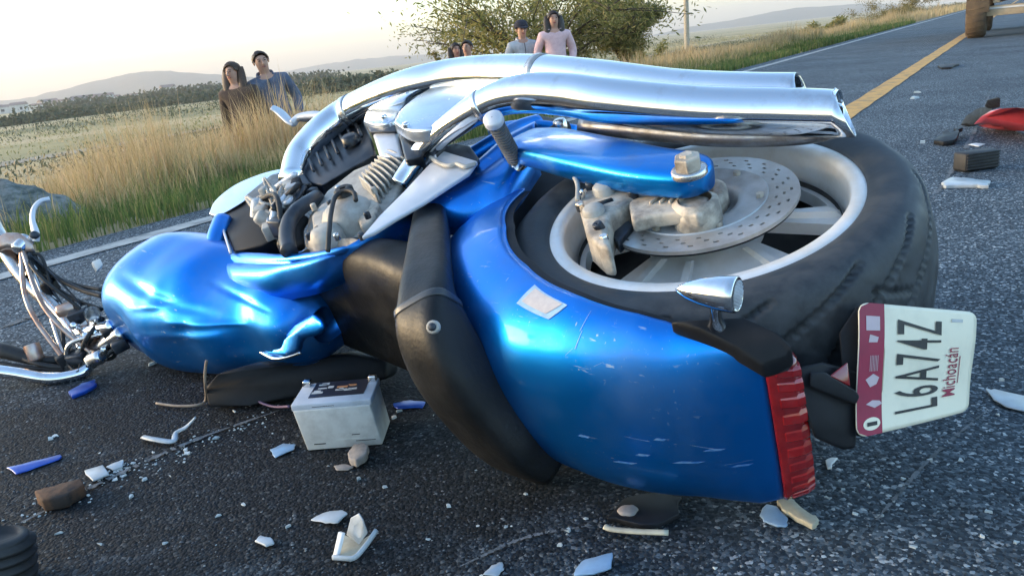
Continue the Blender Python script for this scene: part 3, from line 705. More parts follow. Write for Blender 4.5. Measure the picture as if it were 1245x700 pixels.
obj('plate_holder', *prism(br3, back * .02), 'black', bike, bevel=.003)
obj('reflector', *prism([(-0.314,0.249,0.055), (-0.321,0.215,0.053), (-0.330,0.232,0.031)], back * .01), 'dark_red', bike, bevel=.002)

# --- two mufflers with their header pipes
E1 = [(1.009,0.130,0.130), (1.088,0.043,0.150), (1.080,-0.033,0.180), (1.047,-0.107,0.200), (0.846,-0.142,0.245), (0.701,-0.197,0.250), (0.496,-0.194,0.250), (0.315,-0.180,0.240), (0.132,-0.173,0.222), (0.009,-0.176,0.215), (-0.091,-0.189,0.210)]
R1 = [.033, .037, .038, .038, .039, .040, .042, .042, .040, .038, .035]
E2 = [(0.607,0.116,0.150), (0.601,0.079,0.170), (0.579,0.039,0.200), (0.477,0.019,0.250), (0.407,-0.011,0.275), (0.341,-0.033,0.280), (0.261,-0.050,0.270), (0.184,-0.061,0.255), (0.037,-0.098,0.225), (-0.084,-0.132,0.208), (-0.174,-0.148,0.200)]
R2 = [.020, .021, .023, .027, .031, .035, .037, .038, .038, .037, .034]
def muffler(name, P, R_, m, cut):
    v, f = tube(P, R_, 80, 32)
    s_ = 32; V = [np.array(p) for p in v]
    P = np.asarray(P, float); d = P[-1] - P[-2]; d /= np.linalg.norm(d)
    # slash-cut end: the last rings lean back towards the far side
    for k in range(s_):
        i = len(V) - s_ + k; off = V[i] - P[-1]
        V[i] = V[i] + d * (off @ np.array(cut))
    f = f[:-1]                                            # open end
    inner = []
    o = obj(name, V, f, m, bike, solid=.003)
    end = [P[-1] - d * .05 + (np.array(V[len(V) - s_ + k]) - P[-1]) * .93 for k in range(s_)]
    obj('muffler_baffle', end, [tuple(range(s_))], 'rubber', o, smooth=False)
    return o
ex1 = muffler('exhaust_muffler', E1, R1, 'chrome', (0, .2, -.3))
ex2 = muffler('exhaust_muffler', E2, R2, 'chrome', (0, .3, -.45))
# lower chrome shield under the mufflers, with clamps
obj('muffler_shield', *tube([(0.291,-0.116,0.190), (0.153,-0.115,0.185), (0.017,-0.125,0.176), (-0.095,-0.154,0.168), (-0.150,-0.182,0.164)], [(.02, .03), (.022, .034), (.022, .036), (.020, .034), (.014, .026)], 40, 20, ref=(0, 0, 1)), 'shieldm', bike)
def clamp(P, R_, t0, w, name='exhaust_clamp', m='old_chrome', k=1.05):
    C = crv(np.hstack([np.asarray(P, float), np.asarray(R_, float)[:, None]]), 200); i0 = int(t0 * 199); i1 = min(199, i0 + w)
    seg_ = C[i0:i1 + 1]
    obj(name, *tube(seg_[:, :3], seg_[:, 3] * k, 0, 32, raw=True), m, bike)
clamp(E2, R2, .36, 3); clamp(E1, R1, .30, 3); clamp(E1, R1, .62, 2)
for a, b, w in (((0.017,0.087,0.305), (0.004,0.081,0.305), .008), ((-0.002,0.069,0.307), (-0.011,0.066,0.307), .006), ((0.234,-0.062,0.300), (0.217,-0.062,0.300), .007), ((0.396,-0.139,0.300), (0.382,-0.142,0.300), .006)):
    pass

# --- engine covers in chrome: two flat caps with rounded noses
def cap(name, poly, vec, m, bev): return obj(name, *prism(crv(list(poly) + [poly[0]], 44)[:-1], vec), m, bike, bevel=bev, bseg=4)
cap('cylinder_head_cover', [(0.677,0.028,0.245), (0.727,-0.036,0.245), (0.750,-0.123,0.245), (0.725,-0.191,0.245), (0.637,-0.211,0.245), (0.529,-0.181,0.245), (0.527,-0.098,0.245), (0.524,0.011,0.245), (0.540,0.053,0.245), (0.599,0.057,0.245)], (0, 0, -.03), 'brushed', .006)
cap('cylinder_head_cover', [(0.879,-0.031,0.215), (0.943,-0.096,0.215), (0.972,-0.178,0.215), (0.934,-0.244,0.215), (0.844,-0.262,0.215), (0.820,-0.212,0.215), (0.836,-0.132,0.215), (0.775,-0.037,0.215), (0.811,-0.017,0.215)], (0, 0, -.03), 'brushed', .006)
for q in ((0.816,-0.045,0.218), (0.609,0.049,0.248)):
    obj('cover_bolt', *lathe([(0, .006), (.006, .006), (.0075, .003), (.0075, -.003)], 16, center=q), 'chrome', bike)
obj('cylinder_head', *prism([(0.728,-0.010,0.215), (0.632,-0.009,0.215), (0.554,0.079,0.200), (0.577,0.103,0.200)], (.05, -.04, -.08)), 'blackmetal', bike, bevel=.006)
obj('cylinder_head', *prism([(0.830,-0.010,0.200), (0.754,-0.024,0.200), (0.642,0.060,0.185), (0.703,0.075,0.185)], (.05, -.04, -.08)), 'satin', bike, bevel=.008)
obj('head_gasket', *prism([(0.872,-0.031,0.205), (0.785,-0.045,0.205), (0.733,-0.007,0.205), (0.815,0.004,0.205)], (.05, -.04, -.06)), 'blackmetal', bike, bevel=.003)

# --- crankcase, cylinder, fins, covers, hoses
crank = obj('crankcase', *prism([(0.690,0.319,0.120), (0.783,0.239,0.130), (0.824,0.157,0.140), (0.820,0.075,0.150), (0.770,0.033,0.160), (0.666,0.035,0.160), (0.601,0.111,0.150), (0.546,0.205,0.140), (0.544,0.249,0.130), (0.534,0.278,0.120)], (.12, -.08, -.16)), 'engine', bike, bevel=.014, bseg=3)
a_, b_ = np.array((0.700,0.109,0.165)), np.array((0.564,0.156,0.150)); c_, d_ = np.array((0.693,0.068,0.175)), np.array((0.570,0.106,0.170))
for k in range(9):                                        # cooling fins stand on the cylinder
    t = k / 8; p0 = np.array((0.598,0.176,0.150)) * (1 - t) + np.array((0.646,0.057,0.165)) * t; p1 = np.array((0.715,0.129,0.155)) * (1 - t) + np.array((0.726,0.043,0.172)) * t
    obj('cooling_fin', *tube([p0, (p0 + p1) / 2 + np.array([0, 0, .006]), p1], [(.016, .0022)] * 3, 8, 10, ref=(0, 0, 1), power=4), 'engine', crank)
cc = (0.620,0.239,0.150)
obj('clutch_cover', *lathe([(0, .030), (.022, .030), (.034, .026), (.046, .016), (.052, .004), (.053, -.03)], 40, center=cc), 'engine', crank)
obj('clutch_cover', *lathe([(0, .022), (.018, .022), (.026, .016), (.032, .002), (.032, -.02)], 32, center=(0.601,0.308,0.145)), 'engine', crank)
obj('timing_cover', *prism([(0.709,0.268,0.155), (0.724,0.226,0.160), (0.699,0.214,0.160), (0.644,0.259,0.158), (0.621,0.293,0.155), (0.667,0.295,0.150)], (0, 0, -.04)), 'engine', crank, bevel=.007, bseg=3)
obj('side_casting', *prism([(0.597,0.236,0.158), (0.605,0.186,0.162), (0.562,0.200,0.160), (0.531,0.243,0.156), (0.541,0.269,0.152)], (0, 0, -.04)), 'tan_metal', crank, bevel=.006, bseg=3)
obj('side_casting', *prism([(0.645,0.325,0.145), (0.537,0.292,0.145), (0.506,0.290,0.140), (0.516,0.299,0.130), (0.644,0.333,0.130)], (0, 0, -.03)), 'tan_metal', crank, bevel=.006, bseg=3)
obj('breather_cap', *lathe([(.006, .016), (.014, .018), (.019, .014), (.019, -.014)], 28, center=(0.641,0.216,0.178)), 'rubber', crank)
for q in ((0.712,0.253,0.165), (0.673,0.237,0.168), (0.616,0.313,0.160), (0.542,0.319,0.160), (0.485,0.304,0.160), (0.514,0.261,0.175), (0.636,0.200,0.170), (0.623,0.330,0.155), (0.611,0.171,0.168), (0.726,0.179,0.165)):
    obj('engine_bolt', *lathe([(0, .007), (.005, .007), (.006, .005), (.006, -.006)], 8, center=q), random.choice(['blackmetal', 'tan_metal', 'old_chrome']), crank)
obj('cable', *tube([(0.500,0.367,0.165), (0.522,0.339,0.185), (0.580,0.290,0.190), (0.627,0.246,0.192), (0.625,0.225,0.195), (0.600,0.221,0.192), (0.576,0.236,0.185)], .0045, 40, 8), 'rubber', bike)
obj('coolant_hose', *tube([(0.674,0.356,0.130), (0.718,0.328,0.140), (0.752,0.295,0.150), (0.770,0.260,0.155), (0.789,0.220,0.150), (0.816,0.185,0.140)], .016, 30, 14), 'blackmetal', bike)
obj('coolant_hose', *tube([(0.740,0.304,0.100), (0.791,0.268,0.110), (0.803,0.239,0.120)], .012, 16, 12), 'rubber', bike)
# radiator: core, tank, comb of fins along its edge
radi = obj('radiator', *prism([(1.070,0.065,0.140), (1.083,-0.039,0.155), (1.067,-0.148,0.170), (0.895,-0.044,0.165), (0.812,0.011,0.155), (0.848,0.069,0.145), (0.874,0.133,0.135), (0.962,0.123,0.130)], (.09, -.05, -.09)), 'blackmetal', bike, bevel=.006)
for k in range(7):
    t = k / 6; p0 = np.array((0.944,0.101,0.150)) * (1 - t) + np.array((0.920,-0.036,0.172)) * t; p1 = np.array((1.028,0.058,0.152)) * (1 - t) + np.array((1.020,-0.094,0.176)) * t
    obj('radiator_rib', *tube([p0, p1], .004, 2, 6), 'blackmetal', radi)
obj('fan_motor', *lathe([(0, .012), (.014, .012), (.02, .008), (.022, -.01)], 28, center=(0.941,-0.017,0.172)), 'blackmetal', radi)
obj('electrics_tray', *prism([(1.099,0.212,0.130), (1.111,0.124,0.140), (1.027,0.087,0.145), (0.902,0.140,0.140), (0.928,0.189,0.135), (0.988,0.246,0.130)], (.05, -.03, -.07)), 'blackmetal', bike, bevel=.006)
box_m = obj('black_box', *prism([(1.179,0.259,0.100), (1.137,0.215,0.110), (1.161,0.197,0.120), (1.158,0.179,0.120), (0.970,0.239,0.120), (0.822,0.309,0.110), (0.847,0.332,0.100), (0.906,0.368,0.100)], (.06, -.03, -.10)), 'black', bike, bevel=.005)
obj('box_bracket', *tube([(1.175,0.263,0.105), (1.048,0.315,0.102), (0.900,0.377,0.102)], .003, 10, 6), 'satin', bike)
# wires, pipes and small castings packed between radiator, box and crankcase
rg = np.random.default_rng(5)
anch = [(1.017,0.228,0.130), (0.996,0.204,0.140), (0.970,0.183,0.140), (0.898,0.193,0.140), (0.902,0.239,0.140), (0.914,0.267,0.130), (0.834,0.280,0.135), (0.832,0.253,0.140), (0.837,0.303,0.120), (0.765,0.319,0.120), (0.933,0.162,0.145), (0.864,0.181,0.145)]
for k in range(24):
    i, j, l_ = rg.choice(len(anch), 3, replace=False)
    mid = np.array(anch[l_]) + rg.normal(0, .012, 3) + np.array([0, 0, .018])
    obj('wiring', *tube([anch[i], mid, anch[j]], rg.uniform(.003, .0075), 16, 8), ['engine', 'blackmetal', 'rubber', 'satin', 'engine', 'tan_metal'][k % 6], bike)
for k, q in enumerate(anch + [tuple((np.array(anch[a_]) + np.array(anch[b_])) / 2 + np.array([0, 0, .012])) for a_, b_ in ((0, 5), (1, 4), (2, 7), (5, 8), (6, 9), (3, 10), (4, 6), (10, 11))]):
    q = np.array(q) + rg.normal(0, .008, 3) - np.array([0, 0, .01])
    if k % 3 == 0: v, f = lathe([(0, .02), (.012, .02), (.016, .012), (.017, -.02)], 18, center=q, axis=rg.normal(0, 1, 3) + np.array([0, 0, 1.5]))
    else: v, f = box(tuple(q), rg.uniform(.02, .045), rg.uniform(.015, .035), rg.uniform(.03, .05), rg.uniform(0, 3))
    obj('small_casting', v, f, ['engine', 'blackmetal', 'disc_inner', 'engine', 'black'][k % 5], bike, bevel=.003)
obj('fork_tube', *tube([(1.035,0.355,0.080), (1.061,0.327,0.090), (1.103,0.286,0.100)], [.022, .025, .024], 12, 16), 'blue', bike)
# headlamp shell
nac = [(1.179,0.281,0.110), (1.212,0.240,0.120), (1.212,0.182,0.130), (1.180,0.134,0.135), (1.126,0.104,0.140), (1.075,0.092,0.140), (1.067,0.132,0.130), (1.094,0.185,0.125), (1.111,0.228,0.115), (1.147,0.273,0.105)]
obj('headlamp_shell', *prism(crv(nac + [nac[0]], 40)[:-1], (.10, -.05, -.10)), 'chrome', bike, bevel=.024, bseg=5)
obj('mirror', *tube([(1.483,-0.136,0.192), (1.466,-0.143,0.176), (1.423,-0.137,0.150), (1.402,-0.136,0.140)], [(.012, .006), (.016, .006), (.014, .007), (.008, .006)], 16, 12), 'satin', bike)
obj('mirror_arm', *tube([(1.406,-0.135,0.144), (1.396,-0.157,0.154), (1.352,-0.175,0.154), (1.296,-0.186,0.148)], [(.008, .012), (.012, .010), (.014, .010), (.010, .008)], 16, 10), 'satin', bike)
obj('mirror_rim', *tube([(1.390,-0.146,0.151), (1.353,-0.163,0.142), (1.297,-0.177,0.140)], .004, 10, 6), 'blackmetal', bike)

# --- fuel tank, dented
sec = [(1.33, .40, -.02, .06, .05), (1.31, .40, -.02, .125, .10), (1.26, .40, -.018, .175, .140), (1.18, .395, -.018, .200, .160), (1.08, .388, -.02, .203, .160), (.98, .375, -.025, .190, .150), (.89, .362, -.03, .165, .135), (.81, .355, -.03, .140, .118), (.74, .352, -.03, .118, .10), (.68, .355, -.03, .09, .08), (.655, .355, -.03, .04, .04)]
SS = crv(np.array(sec), 110); V = []; sgn = 120; Fc = []
# dents and creases of the crash: (along, round the section in degrees, spread along, spread round, depth)
DENTS = [(1.00, 34, .075, 22, -.034), (1.14, 10, .040, 18, -.018), (.93, 30, .050, 20, .020), (.90, 55, .045, 22, -.030), (.80, 40, .045, 24, -.030), (.98, 70, .030, 16, .012), (1.16, -18, .035, 20, -.018),
         (.97, -8, .045, 14, -.022), (.86, -6, .040, 16, .020), (1.10, 62, .030, 16, -.012), (.76, 66, .030, 20, .016), (1.02, 45, .016, 10, .010), (.92, 12, .018, 9, -.012), (1.20, 40, .030, 20, .008), (.78, 0, .030, 14, -.020)]
CREASES = [((1.15, 52), (.86, 30), .030, -.018), ((1.08, 26), (.92, 40), .016, .012), ((.96, 18), (.78, 22), .018, .016), ((1.06, 2), (.84, 8), .016, .014), ((.90, 66), (.72, 48), .016, -.014), ((1.16, 20), (1.05, -10), .014, .009)]
def bumpf(x, deg):
    d = 0.
    for f0_, t0_, sf, st_, a in DENTS:
        dt = (deg - t0_ + 180) % 360 - 180
        d += .52 * a * math.exp(-((x - f0_) / sf) ** 2 / 2 - (dt / st_) ** 2 / 2)
    for (fa, ta), (fb, tb_), w, a in CREASES:                       # sharp-topped folds
        k_ = .0042; ax_, ay_ = fa, ta * k_; bx_, by_ = fb, tb_ * k_; px_, py_ = x, ((deg + 180) % 360 - 180) * k_
        L2 = (bx_ - ax_) ** 2 + (by_ - ay_) ** 2; q = max(0, min(1, ((px_ - ax_) * (bx_ - ax_) + (py_ - ay_) * (by_ - ay_)) / L2))
        e = math.hypot(px_ - ax_ - q * (bx_ - ax_), py_ - ay_ - q * (by_ - ay_)) / w
        d += .34 * a * max(0, 1 - e) * math.sin(math.pi * (.12 + .76 * q))
    return d
for f_, u_c, r_c, hu, hr in SS:
    for k in range(sgn):
        t = 2 * math.pi * k / sgn; c, s_ = math.cos(t), math.sin(t); pw = 2 / 2.5
        x = f_; y = u_c + math.copysign(abs(c) ** pw, c) * hu; z = r_c + math.copysign(abs(s_) ** pw, s_) * hr * (1 if s_ < 0 else .86 * min(1, max(.12, 1 + 1.1 * c)) ** .8)
        b = bumpf(x, math.degrees(t))
        V.append((x, y + c * b, z + s_ * b))
for i in range(len(SS) - 1):
    for k in range(sgn): Fc.append((i * sgn + k, i * sgn + (k + 1) % sgn, (i + 1) * sgn + (k + 1) % sgn, (i + 1) * sgn + k))
Fc.append(tuple(range(sgn))); Fc.append(tuple(range((len(SS) - 1) * sgn, len(SS) * sgn))[::-1])
tank = obj('fuel_tank', V, [q[::-1] for q in Fc], 'blue', bike, sub=1)
# crumpled lower flap and its chrome trim
flap = [(0.766,0.467,-0.047), (0.706,0.443,-0.023), (0.649,0.414,0.010), (0.598,0.400,0.036), (0.568,0.404,0.031), (0.549,0.410,0.018), (0.576,0.420,0.003), (0.622,0.433,-0.008), (0.637,0.442,-0.037), (0.674,0.461,-0.048), (0.724,0.471,-0.049)]
obj('crumpled_flap', *prism(flap, (.03, -.02, -.02)), 'blue', bike, bevel=.010, bseg=3)
obj('flap_trim', *tube([(0.818,0.461,-0.049), (0.760,0.466,-0.055), (0.708,0.466,-0.056), (0.677,0.452,-0.053), (0.652,0.434,-0.048)], .0035, 24, 8), 'chrome', bike)
# --- blue side cover, silver heel panel
top_e = crv([(0.983,0.347,0.075), (0.812,0.349,0.100), (0.676,0.347,0.115), (0.531,0.320,0.135), (0.501,0.278,0.142), (0.494,0.181,0.150), (0.488,0.088,0.150), (0.498,-0.015,0.150), (0.518,-0.131,0.155), (0.484,-0.181,0.155)], 60)
bot_e = crv([(0.855,0.417,0.060), (0.743,0.407,0.070), (0.681,0.385,0.080), (0.593,0.361,0.100), (0.541,0.313,0.115), (0.508,0.260,0.124), (0.498,0.177,0.130), (0.425,0.157,0.128), (0.378,0.127,0.130), (0.342,0.085,0.138), (0.378,-0.044,0.150)], 60)
rows = []
for k in range(13):
    q = k / 12; bulge = .016 * math.sin(math.pi * q) ** .7 - .010 * math.exp(-((q - .45) / .12) ** 2)
    tuck = .05 * max(0, (.12 - q) / .12) ** 1.5 + .04 * max(0, (q - .88) / .12) ** 1.5
    rows.append(top_e * (1 - q) + bot_e * q + np.array([0, .3 * bulge, bulge - tuck]))
V = [tuple(p) for r_ in rows for p in r_]
Fc = [(i * 60 + j, i * 60 + j + 1, (i + 1) * 60 + j + 1, (i + 1) * 60 + j) for i in range(12) for j in range(59)]
obj('side_cover', V, Fc, 'blue', bike, solid=.004)
hp = [(0.472,0.312,0.166), (0.498,0.247,0.169), (0.518,0.166,0.174), (0.546,0.078,0.179), (0.557,0.021,0.182), (0.439,0.043,0.179), (0.422,0.084,0.177), (0.431,0.131,0.174), (0.438,0.189,0.171), (0.454,0.247,0.168), (0.461,0.292,0.166)]
obj('heel_panel', *prism(hp, (0, 0, -.008)), 'satin', bike, bevel=.002)
rg = np.random.default_rng(9)
torn = [(0.575,0.030,0.178), (0.529,0.053,0.178), (0.521,0.038,0.178), (0.477,0.056,0.178), (0.476,0.039,0.178), (0.444,0.045,0.176), (0.454,0.025,0.176), (0.516,-0.014,0.178), (0.563,-0.020,0.180), (0.578,-0.003,0.180)]
obj('torn_guard', *prism(torn, (0, 0, -.014)), 'blackmetal', bike, bevel=.003)
obj('guard_edge', *tube([(0.559,0.055,0.184), (0.514,0.073,0.184), (0.481,0.079,0.184), (0.465,0.070,0.184), (0.438,0.075,0.183), (0.429,0.057,0.180)], .0045, 30, 8), 'engine', bike)
obj('frame_rail', *tube([(0.621,-0.056,0.110), (0.593,-0.138,0.120), (0.583,-0.210,0.120), (0.574,-0.266,0.110)], .020, 20, 14), 'dusty_blue', bike)
obj('frame_rail', *tube([(0.695,-0.235,0.100), (0.592,-0.243,0.110), (0.527,-0.257,0.100), (0.490,-0.286,0.080)], .018, 20, 14), 'dusty_blue', bike)
obj('pivot_strut', *tube([(0.451,-0.074,0.120), (0.436,-0.104,0.135), (0.428,-0.155,0.140), (0.425,-0.194,0.140)], .016, 16, 12), 'black', bike)
obj('pivot_bolt', *lathe([(0, .01), (.010, .01), (.014, .005), (.014, -.01)], 12, center=(0.408,-0.163,0.160)), 'old_chrome', bike)
# --- passenger foot peg: ribbed rubber, pivot, cap
pb, pt = np.array((0.389,-0.008,0.150)), np.array((0.340,0.060,0.272))
pd = (pt - pb); PLn = np.linalg.norm(pd); pd /= PLn
prof = [(0.001, -.004), (.011, -.004), (.0125, .008)]
for k in range(15):
    h = .012 + k * (PLn - .028) / 15; w_ = (PLn - .028) / 15
    prof += [(.0152, h), (.0152, h + w_ * .5), (.0115, h + w_ * .56), (.0115, h + w_ * .95)]
prof += [(.016, PLn - .014), (.0175, PLn - .010), (.0165, PLn + .003), (.001, PLn + .004)]
peg = obj('foot_peg', *lathe(prof, 28, center=pb, axis=pd), 'pegm', bike, smooth=False)
obj('peg_cap', *lathe([(.001, .008), (.013, .007), (.0178, .003), (.0182, -.006)], 28, center=pt, axis=pd), 'satin', peg)
obj('peg_mount', *tube([(0.405,0.019,0.100), (0.384,0.022,0.135), (0.377,0.004,0.152), (0.378,-0.020,0.150)], [.010, .011, .013, .010], 16, 12), 'old_chrome', bike)
obj('peg_bracket', *prism([(0.424,0.006,0.130), (0.392,-0.027,0.130), (0.350,0.034,0.120), (0.353,0.072,0.120)], (.01, 0, -.03)), 'black', bike, bevel=.004)

# --- seats
rs = [(0.682,0.338,0.030), (0.629,0.316,0.040), (0.573,0.270,0.050), (0.536,0.214,0.050), (0.502,0.189,0.050)]
SE = np.array([(.84, .315, -.02, .015, .03), (.79, .315, -.015, .036, .08), (.69, .304, -.01, .050, .115), (.58, .292, -.005, .058, .134), (.46, .288, -.003, .064, .142), (.38, .290, -.005, .07, .140), (.32, .292, -.005, .07, .135)])
C_ = crv(SE, 40); rings = []
for f_, u_c, r_c, hu, hr in C_:
    ring = []
    for k in range(36):
        t = 2 * math.pi * k / 36; c, s_ = math.cos(t), math.sin(t)
        y = u_c + math.copysign(abs(c) ** .75, c) * hu * (1. if c < 0 else 1 - .25 * math.cos(s_ * math.pi / 2)); z = r_c + math.copysign(abs(s_) ** .75, s_) * hr
        ring.append((f_, y, z))
    rings.append(ring)
v, f = skin_rings(rings)
obj('rider_seat', v, [q[::-1] for q in f], 'leather', bike, sub=1)
arch = [(0.519,0.121,0.120), (0.398,0.226,0.132), (0.295,0.319,0.140), (0.224,0.385,0.140), (0.187,0.420,0.116), (0.162,0.430,0.060), (0.140,0.421,-0.010), (0.104,0.410,-0.078), (0.070,0.390,-0.132)]
v, f = tube(arch, [(.028, .022), (.034, .026), (.037, .029), (.041, .032), (.051, .041), (.061, .047), (.066, .049), (.061, .046), (.040, .032)], 60, 36, ref=(1, 0, 0), power=3.6)
pas = obj('passenger_seat', v, f, 'leather', bike)
CA = crv(np.array(arch), 200); i0 = 84
seg_ = CA[i0:i0 + 5]
obj('seat_strap', *tube(seg_, [(.0475, .0375)] * 5, 0, 36, ref=(1, 0, 0), raw=True, power=3.6), 'strapm', pas)
sp = np.array((0.106,0.466,0.172))
obj('strap_washer', *lathe([(.004, .003), (.0075, .004), (.009, .002), (.009, -.004)], 20, center=sp, axis=(-.45, .6, .6)), 'engine', pas)
obj('strap_bolt', *lathe([(0, .008), (.004, .008), (.0055, .006), (.0055, 0)], 12, center=sp, axis=(-.45, .6, .6)), 'blackmetal', pas)

# --- handlebar end, torn loose but still hanging on its cables
hb = obj('handlebar', *tube([(1.636,0.614,0.236), (1.587,0.629,0.171), (1.551,0.638,0.130), (1.488,0.643,0.077), (1.418,0.637,0.026), (1.365,0.639,-0.010), (1.316,0.649,-0.048), (1.270,0.660,-0.085)], [.018, .019, .020, .019, .018, .017, .015, .014], 60, 18), 'old_chrome', bike)
obj('handlebar', *tube([(1.269,0.655,-0.080), (1.255,0.682,-0.089), (1.261,0.707,-0.087), (1.289,0.749,-0.073), (1.344,0.791,-0.043), (1.388,0.826,-0.020)], [.013, .014, .0145, .0145, .015, .016], 40, 16), 'chrome', bike)
obj('hand_grip', *tube([(1.467,0.799,-0.003), (1.422,0.773,-0.016), (1.364,0.733,-0.054), (1.312,0.672,-0.079)], [.019, .018, .013, .010], 24, 16), 'rubber', bike)
obj('switch_housing', *prism([(1.549,0.646,0.200), (1.529,0.617,0.205), (1.507,0.596,0.196), (1.480,0.588,0.168), (1.471,0.596,0.146), (1.490,0.614,0.153), (1.520,0.633,0.174), (1.543,0.663,0.174)], (.05, 0, -.02)), 'copper', bike, bevel=.008, bseg=3)
obj('switch_clamp', *prism([(1.518,0.619,0.166), (1.486,0.592,0.151), (1.473,0.599,0.124), (1.479,0.616,0.114), (1.502,0.623,0.139)], (.04, 0, -.02)), 'blackmetal', bike, bevel=.006)
obj('brake_lever', *tube([(1.486,0.581,0.163), (1.489,0.571,0.179), (1.511,0.557,0.205), (1.525,0.537,0.225), (1.527,0.515,0.233), (1.524,0.495,0.229)], [(.011, .008), (.013, .008), (.009, .006), (.008, .006), (.008, .006), (.007, .006)], 30, 12), 'satin', bike)
obj('lever_pivot', *lathe([(0, .010), (.008, .010), (.010, .006), (.010, -.006)], 16, center=(1.479,0.576,0.179), axis=(-.8, .4, .4)), 'blackmetal', bike)
for pts, r_ in (([(1.486,0.602,0.119), (1.434,0.594,0.076), (1.358,0.579,0.048), (1.276,0.561,0.034)], .006), ([(1.498,0.610,0.107), (1.459,0.607,0.055), (1.378,0.592,0.019), (1.293,0.575,0.002)], .005), ([(1.490,0.615,0.131), (1.461,0.601,0.085), (1.390,0.576,0.054), (1.301,0.550,0.040)], .005), ([(1.472,0.775,-0.009), (1.355,0.750,-0.044), (1.299,0.706,-0.074), (1.271,0.651,-0.073), (1.253,0.606,-0.048)], .006), ([(1.434,0.811,-0.021), (1.339,0.746,-0.062), (1.272,0.682,-0.085), (1.215,0.612,-0.069)], .005)):
    obj('control_cable', *tube(pts, r_, 30, 8), 'rubber', bike)
fc_ = obj('fork_clamp', *prism([(1.340,0.628,0.008), (1.289,0.592,-0.004), (1.263,0.599,-0.027), (1.302,0.628,-0.025), (1.330,0.638,-0.016)], (.04, 0, -.03)), 'satin', bike, bevel=.006, bseg=3)
obj('fork_tube', *tube([(1.322,0.641,-0.031), (1.270,0.608,-0.027), (1.224,0.583,-0.023)], .018, 12, 16), 'chrome', bike)
obj('fork_tube', *tube([(1.274,0.651,-0.069), (1.228,0.613,-0.050), (1.187,0.582,-0.033)], .017, 12, 16), 'old_chrome', bike)
obj('steering_stem', *tube([(1.304,0.622,-0.016), (1.288,0.629,-0.045), (1.257,0.638,-0.078)], .014, 12, 14), 'copper', bike)
obj('top_clamp', *prism([(1.329,0.656,-0.018), (1.313,0.636,-0.018), (1.264,0.645,-0.066), (1.250,0.653,-0.085), (1.271,0.667,-0.081)], (.04, 0, -.02)), 'blackmetal', bike, bevel=.006)
rg = np.random.default_rng(15)
HN = [(1.499,0.618,0.141), (1.472,0.613,0.109), (1.427,0.619,0.059), (1.370,0.622,0.016), (1.320,0.604,0.006), (1.267,0.586,-0.008), (1.229,0.598,-0.033), (1.256,0.633,-0.053), (1.287,0.666,-0.067), (1.231,0.647,-0.084), (1.301,0.700,-0.065), (1.354,0.730,-0.043), (1.205,0.613,-0.063), (1.510,0.609,0.166)]
for k in range(16):
    i = int(rg.integers(0, len(HN) - 3)); j = min(len(HN) - 1, i + int(rg.integers(2, 5)))
    mid = (np.array(HN[i]) + np.array(HN[j])) / 2 + rg.normal(0, .02, 3)
    obj('loose_wire', *tube([HN[i], mid, HN[j]], float(rg.uniform(.0025, .006)), 18, 7), ['rubber', 'rubber', 'blackmetal', 'copper', 'rubber', 'old_chrome'][k % 6], bike)
for k, q in enumerate(HN):
    q = np.array(q) + rg.normal(0, .008, 3)
    if k % 2: v, f = lathe([(0, .022), (.012, .022), (.017, .015), (.018, -.02)], 18, center=q, axis=rg.normal(0, 1, 3))
    else: v, f = box(tuple(q), rg.uniform(.025, .05), rg.uniform(.015, .035), rg.uniform(.02, .04), rg.uniform(0, 3))
    obj('broken_clamp', v, f, ['blackmetal', 'old_chrome', 'black', 'copper'][k % 4], bike, bevel=.003)
for q in ((1.310,0.639,-0.005), (1.287,0.634,-0.032), (1.290,0.656,-0.051), (1.264,0.619,-0.027), (1.231,0.626,-0.061)):
    obj('clamp_bolt', *lathe([(0, .012), (.007, .012), (.009, .008), (.009, -.006)], 10, center=q, axis=(-.7, .5, .5)), 'chrome', bike)
obj('ignition_tab', *prism([(1.350,0.525,0.095), (1.338,0.508,0.096), (1.329,0.512,0.081), (1.338,0.530,0.072)], (.02, 0, -.01)), 'white', bike, bevel=.002)

M['gouge'] = mat('scraped_asphalt', (.16, .17, .18), (.07, .08, .085), rough=.9, scale=60, lo=.4, hi=.6, bump=.5, bscale=200)
def gouge(pts, w, seed):
    g = np.random.default_rng(seed); C = crv(pts, 60); T, N, Bn = frames(C, (0, 0, 1)); V = []; Fc = []
    for i, (p, b_) in enumerate(zip(C, Bn)):
        h = w * math.sin(math.pi * (i + .5) / 60) ** .5 * g.uniform(.35, 1.1); V += [tuple(p + b_ * h + [0, 0, .003]), tuple(p - b_ * h + [0, 0, .003])]
        if i and g.random() > .22: Fc.append((2 * i - 2, 2 * i - 1, 2 * i + 1, 2 * i))
    return structure(obj('road_scrape', V, Fc, 'gouge', smooth=False))
gouge([(-0.801,1.098,0.000), (-0.706,1.229,0.000), (-0.604,1.341,0.000), (-0.475,1.434,0.000)], .008, 1); gouge([(-1.472,2.196,0.000), (-1.406,2.339,0.000), (-1.332,2.448,0.000)], .03, 2)
gouge([(0.435,0.889,0.000), (0.586,1.031,0.000), (0.749,1.161,0.000)], .004, 3); gouge([(-0.102,0.887,0.000), (-0.014,0.936,0.000), (0.078,0.949,0.000)], .004, 4); gouge([(1.407,2.577,0.000), (2.253,3.795,0.000), (3.580,5.823,0.000)], .012, 5)
